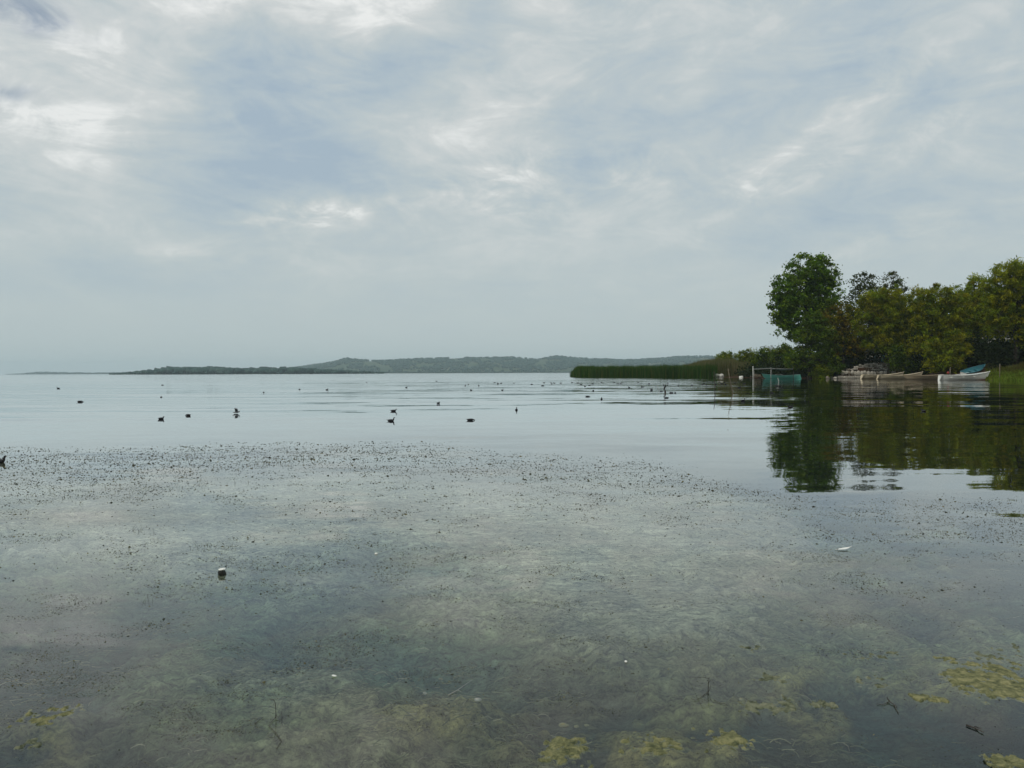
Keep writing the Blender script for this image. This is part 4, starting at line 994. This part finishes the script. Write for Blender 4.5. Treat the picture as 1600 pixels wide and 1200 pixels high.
# drowned weed strands lying over the bed close by
n = 30000
yy = 2.0 + 8.5 * rng.random(n) ** 1.3; xx = yy * rng.uniform(-.78, .78, n)
keep = rng.random(n) < sst(.40, .62, fbm(xx * 2.2 + 3, yy * 2.2, 3)); xx, yy = xx[keep], yy[keep]; n = len(xx)
ri = np.clip(np.searchsorted(rr, yy), 0, nr - 1); ci = np.clip(np.round((np.arctan(xx / yy) + .86) / 1.72 * (nc - 1)).astype(int), 0, nc - 1)
zb_ = BZ[ri, ci]
L = rng.uniform(.03, .13, n); a = rng.normal(.2, .9, n); cv_ = rng.normal(0, .9, n); wd = rng.uniform(.0005, .0016, n)
rows = []
for q in range(5):
    t = q / 4; aa_ = a + cv_ * (t - .5) * 2; 
    px3 = xx + L * (t - .5) * np.cos(aa_); py3 = yy + L * (t - .5) * np.sin(aa_); z3 = np.minimum(zb_ + .006 + .012 * np.sin(math.pi * t) * (L / .1), -.006)
    wx, wy = -np.sin(aa_) * wd * (1 - .7 * t), np.cos(aa_) * wd * (1 - .7 * t)
    rows.append(np.stack([px3 - wx, py3 - wy, z3], 1)); rows.append(np.stack([px3 + wx, py3 + wy, z3 + .002], 1))
V = np.stack(rows, 1).reshape(-1, 3); i = np.arange(n)[:, None] * 10
Fq = np.concatenate([np.concatenate([i + 2 * q, i + 2 * q + 1, i + 2 * q + 3, i + 2 * q + 2], 1) for q in range(4)])
sc_ = np.array([[.24, .235, .15], [.15, .16, .09], [.04, .055, .03], [.34, .32, .24], [.09, .12, .065]])
cols = sc_[rng.choice(5, n, p=[.2, .3, .25, .08, .17])] * rng.uniform(.6, 1.2, (n, 1))
tag(mesh('drowned_weed', V, Fq, M_WEED, None, False, np.repeat(cols, 10, 0)), 'drowned wispy weed strands lying over the shallow bed', 'water weed', kind='stuff')

# ------------------------------------------------------------------ floating algae mats
def algae_mat_material(name, c1, c2, c3):
    m, nb = mat_new(name); P_ = nb.n('ShaderNodeNewGeometry').outputs['Position']
    n = nb.noise(P_, 28, 8, .7, .6).outputs[0]; f_ = nb.noise(P_, 120, 5, .6).outputs[0]
    finish(nb, pri(nb, nb.ramp(n, [(.36, c1), (.50, c2), (.68, c3)]), .85, (f_, .8, .012), .15)); return m
M_ALG = algae_mat_material('yellow_green_algae', (.06, .07, .035), (.175, .175, .080), (.34, .31, .150))
M_ALG2 = algae_mat_material('dull_algae', (.05, .06, .035), (.16, .17, .105), (.27, .265, .18))
MATS = [(1552, 1060, 88, 34, .50, M_ALG, 'largest yellow green algae mat floating in the shallows'),
        (1575, 1022, 60, 14, .54, M_ALG2, 'loose pale algae fringe beyond the largest mat'),
        (1200, 1098, 44, 15, .45, M_ALG2, 'curved grey green algae mat with a dark water notch'),
        (1286, 1101, 16, 5, .44, M_ALG2, 'tiny slim algae scrap near the curved mat'),
        (1452, 1092, 26, 6, .46, M_ALG, 'bright narrow algae strip between the biggest mats'),
        (1375, 1024, 66, 11, .56, M_ALG2, 'thin speckled algae film scattered with dark tips'),
        (1570, 1191, 26, 12, .44, M_ALG, 'yellow algae clump in the dark deep pocket'),
        (75, 1122, 42, 20, .49, M_ALG, 'yellowish algae mat among the black weed tips'),
        (45, 1162, 40, 8, .54, M_ALG2, 'flat algae strip beside the dark blue pocket'),
        (1180, 1015, 36, 7, .55, M_ALG2, 'small broken algae film in the grey shallows'),
        (1135, 1152, 38, 18, .50, M_ALG, 'crumbly yellow algae patch over the brown weeds'),
        (1030, 1160, 58, 20, .50, M_ALG, 'long ragged yellow algae patch beside the dark hole'),
        (880, 1170, 46, 26, .50, M_ALG, 'rusty yellow algae heap left of the dark hole'),
        (1225, 1060, 60, 10, .58, M_ALG2, 'dotted algae film above the curved mat'),
        (1370, 1065, 50, 12, .58, M_ALG2, 'scattered algae crumbs around the thin twiggy debris')]
for q, (x, y, rx, ry, thr, mt, lab) in enumerate(MATS):
    c = gnd(x, y); s = c[1] / F; Rx = rx * s; Ry = ry * (F * H / (y - 583) ** 2)
    nx_ = int(np.clip(Rx / .005, 40, 200)); ny_ = int(np.clip(Ry / .006, 40, 200))
    U, Vv = np.meshgrid(np.linspace(-1.25, 1.25, nx_), np.linspace(-1.25, 1.25, ny_))
    Xl, Yl = U * Rx, Vv * Ry
    f_ = fbm((Xl + c[0]) * 11 + q * 7, (Yl + c[1]) * 10, 5, .65) * .55 + fbm((Xl + c[0]) * 48, (Yl + c[1]) * 36 + q, 4, .6) * .45
    val = f_ - thr - .22 * np.clip(np.hypot(U, Vv) - .45, 0, 9) ** 1.2
    if q == 2: val -= .35 * np.exp(-((U + .15) / .55) ** 2 - ((Vv - .55) / .5) ** 2)
    Zl = np.clip(val * .10, -.006, .004) + .003 * (f_ - .5)
    Fq = grid_faces(ny_, nx_); kf = (val.ravel()[Fq].max(1) > -.02); Fq = Fq[kf]
    if not len(Fq): continue
    us, inv = np.unique(Fq, return_inverse=True); Fq = inv.reshape(Fq.shape)
    V = np.stack([Xl.ravel(), Yl.ravel(), Zl.ravel()], 1)[us]
    o = mesh('algae_mat', V, Fq, mt, None, True); o.location = (c[0], c[1], .002); tag(o, lab, 'algae', kind='stuff' if thr > .53 else None)

# ------------------------------------------------------------------ stones, litter, twigs in the shallows
M_WET = mottled('wet_algae_stone', (.13, .13, .07), (.36, .34, .20), 30, .5, .6, .01)
for q, (x, y, wpx, hpx, lab, mt) in enumerate([
        (881, 1131, 11, 6, 'flat yellowish stone lying just awash beside two pebbles', M_WET), (901, 1132.5, 6, 3.4, 'pebble right next to the flat yellowish stone', M_WET), (916, 1131, 6, 3.6, 'rounder pebble at the end of the row of three', M_WET),
        (746, 1091, 9, 5, 'pale pebble with white top among the weeds', M_CHALK), (689, 1059, 6, 3.5, 'small whitish pebble above the fluffy bed', M_WET), (698, 1112, 5, 3, 'tiny cream pebble near the brown weeds', M_WET),
        (664, 1081, 5, 3.4, 'rounded white pebble near a fluffy algae tuft', M_CHALK)]):
    g = gnd(x, y); s = g[1] / F; me = STONES[q].copy(); me.materials.clear(); me.materials.append(mt)  # wet
    tag(put_stone('pebble', me, (g[0], g[1], 0.0), (wpx * s * .8, wpx * s * .75, hpx * s * .5), q * 1.1, None, .12), lab, 'pebble').location.z = -.006
g = gnd(347, 897); s = g[1] / F
e = empty('stone', (g[0], g[1], 0)); tag(e, 'small dark stone with a white top poking out of the water', 'stone')
me = STONES[1].copy(); me.materials.clear(); me.materials.append(mottled('black_wet_stone', (.012, .013, .01), (.03, .03, .022), 20, .4)); put_stone('rock', me, (0, 0, .012), (7.4 * s, 6.6 * s, 6.0 * s), 0, e, 0)
me = STONES[2].copy(); me.materials.clear(); me.materials.append(P_WHITE); put_stone('white_crust', me, (.001, 0, .012 + 4.8 * s), (6.0 * s, 5.4 * s, 2.2 * s), 1, e, 0)
for q, (x, y, wpx, hpx, lab) in enumerate([(588, 866, 4.5, 3.2, 'scrap of white foam floating over the green deep patch'), (768, 741, 3, 1.6, 'scrap of white foam floating by the weed band'), (978, 1035, 4, 3.5, 'white shell scrap standing over the grey weeds'), (522, 1057, 7, 1.6, 'sliver of white litter above the dark weeds')]):
    g = gnd(x, y); s = g[1] / F; me = STONES[q + 3].copy(); me.materials.clear(); me.materials.append(P_WHITE)
    tag(put_stone('litter_scrap', me, (g[0], g[1], .004), (wpx * s * .7, wpx * s * .55, hpx * s * .55), q, None, .2), lab, 'litter')
# feather
g = gnd(1320, 859); s = g[1] / F; e = empty('feather', (g[0], g[1], .006)); e.rotation_euler = (0, 0, .25); tag(e, 'white curled feather floating on the grey water', 'feather')
V = []; Fc = []
for i_ in range(9):
    t = i_ / 8; wv = 2.0 * s * math.sin(math.pi * min(1, t * 1.05 + .05)) * 2.2; V += [(-13 * s + 26 * s * t, -wv, 3 * s * t * t + .002), (-13 * s + 26 * s * t, 0, 3 * s * t * t + .004), (-13 * s + 26 * s * t, wv, 3 * s * t * t + .002)]
mesh('vane', np.array(V), grid_faces(9, 3), P_WHITE, e, True)
mesh('quill', *tube([(-17 * s, 0, .001), (0, 0, .005), (13 * s, 0, 3 * s + .005)], [.0016, .0014, .0006], 5), P_WHITE, e)
# twigs standing in the shallows
def twig(label, base, paths, r=.0018, mat=None):
    b = gnd(*base); e = empty('twig', b); tag(e, label, 'twig')
    for q, pth in enumerate(paths):
        pts_ = []
        for (x, y, *zz) in pth:
            p_ = at(x, y, b[1]) if not zz else gnd(x, y, zz[0])
            pts_.append(p_ - b)
        mesh('stem' if q == 0 else 'branch', *tube(pts_, [r * (1 - .5 * i / max(1, len(pts_) - 1)) * (1 if q == 0 else .7) for i in range(len(pts_))], 6), mat or P_DARK, e, True)
twig('forked dark twig standing upright near the curved algae mat', (1106, 1083), [[(1106, 1090), (1106.5, 1075), (1107, 1066), (1108, 1058)], [(1106, 1083), (1109, 1077), (1111, 1070)], [(1107, 1066), (1112, 1062), (1116, 1069)], [(1107, 1060), (1098, 1058), (1076, 1059.5, .004)], [(1106, 1082), (1088, 1094, .004), (1080, 1092, .004)], [(1116, 1094, .003), (1126, 1098, .003), (1136, 1101, .003)]])
twig('thin crooked twig with curled roots over the brown shallows', (431, 1122), [[(431, 1122), (431, 1108), (430, 1098), (428, 1093)], [(431, 1120), (424, 1128, .004), (420, 1134, .004)], [(431, 1118), (436, 1121, .005), (438, 1116)], [(428, 1093), (421, 1092), (418, 1096)], [(420, 1134, .003), (432, 1146, .003), (440, 1158, .002), (432, 1170, .002)], [(441, 1133), (441, 1122), (440, 1112)], [(398, 1131, .003), (404, 1126, .003), (412, 1120, .004)]])
twig('stranded black stick fragments in the dark deep pocket', (1530, 1140), [[(1510, 1133, .004), (1522, 1137, .005), (1537, 1144, .006)], [(1523, 1135, .004), (1534, 1139, .012)]], .0035)
twig('dark broken stalk lying beside the bright algae strip', (1390, 1096), [[(1386, 1090, .012), (1391, 1097, .006), (1402, 1104, .003)], [(1390, 1096, .005), (1380, 1101, .003), (1370, 1100, .003)], [(1396, 1100, .004), (1404, 1115, .002)]], .0025)
twig('bent thin stem leaning from the brown weeds', (705, 1080), [[(700, 1086, .002), (715, 1078, .006), (738, 1062, .012)], [(715, 1078, .006), (722, 1082, .003)]], .0013, P_GREY)

# ------------------------------------------------------------------ haze
m, nb = mat_new('haze_air'); pv = nb.n('ShaderNodeVolumePrincipled')
pv.inputs['Color'].default_value = (.78, .94, 1.0, 1); pv.inputs['Density'].default_value = .000125; pv.inputs['Anisotropy'].default_value = 0.1
finish(nb, None, vol=pv.outputs[0])
o = mesh('haze', *box((0, 4000, 58), (17000, 8600, 126)), m); tag(o, 'thin pale haze over the lake', 'haze', kind='stuff')
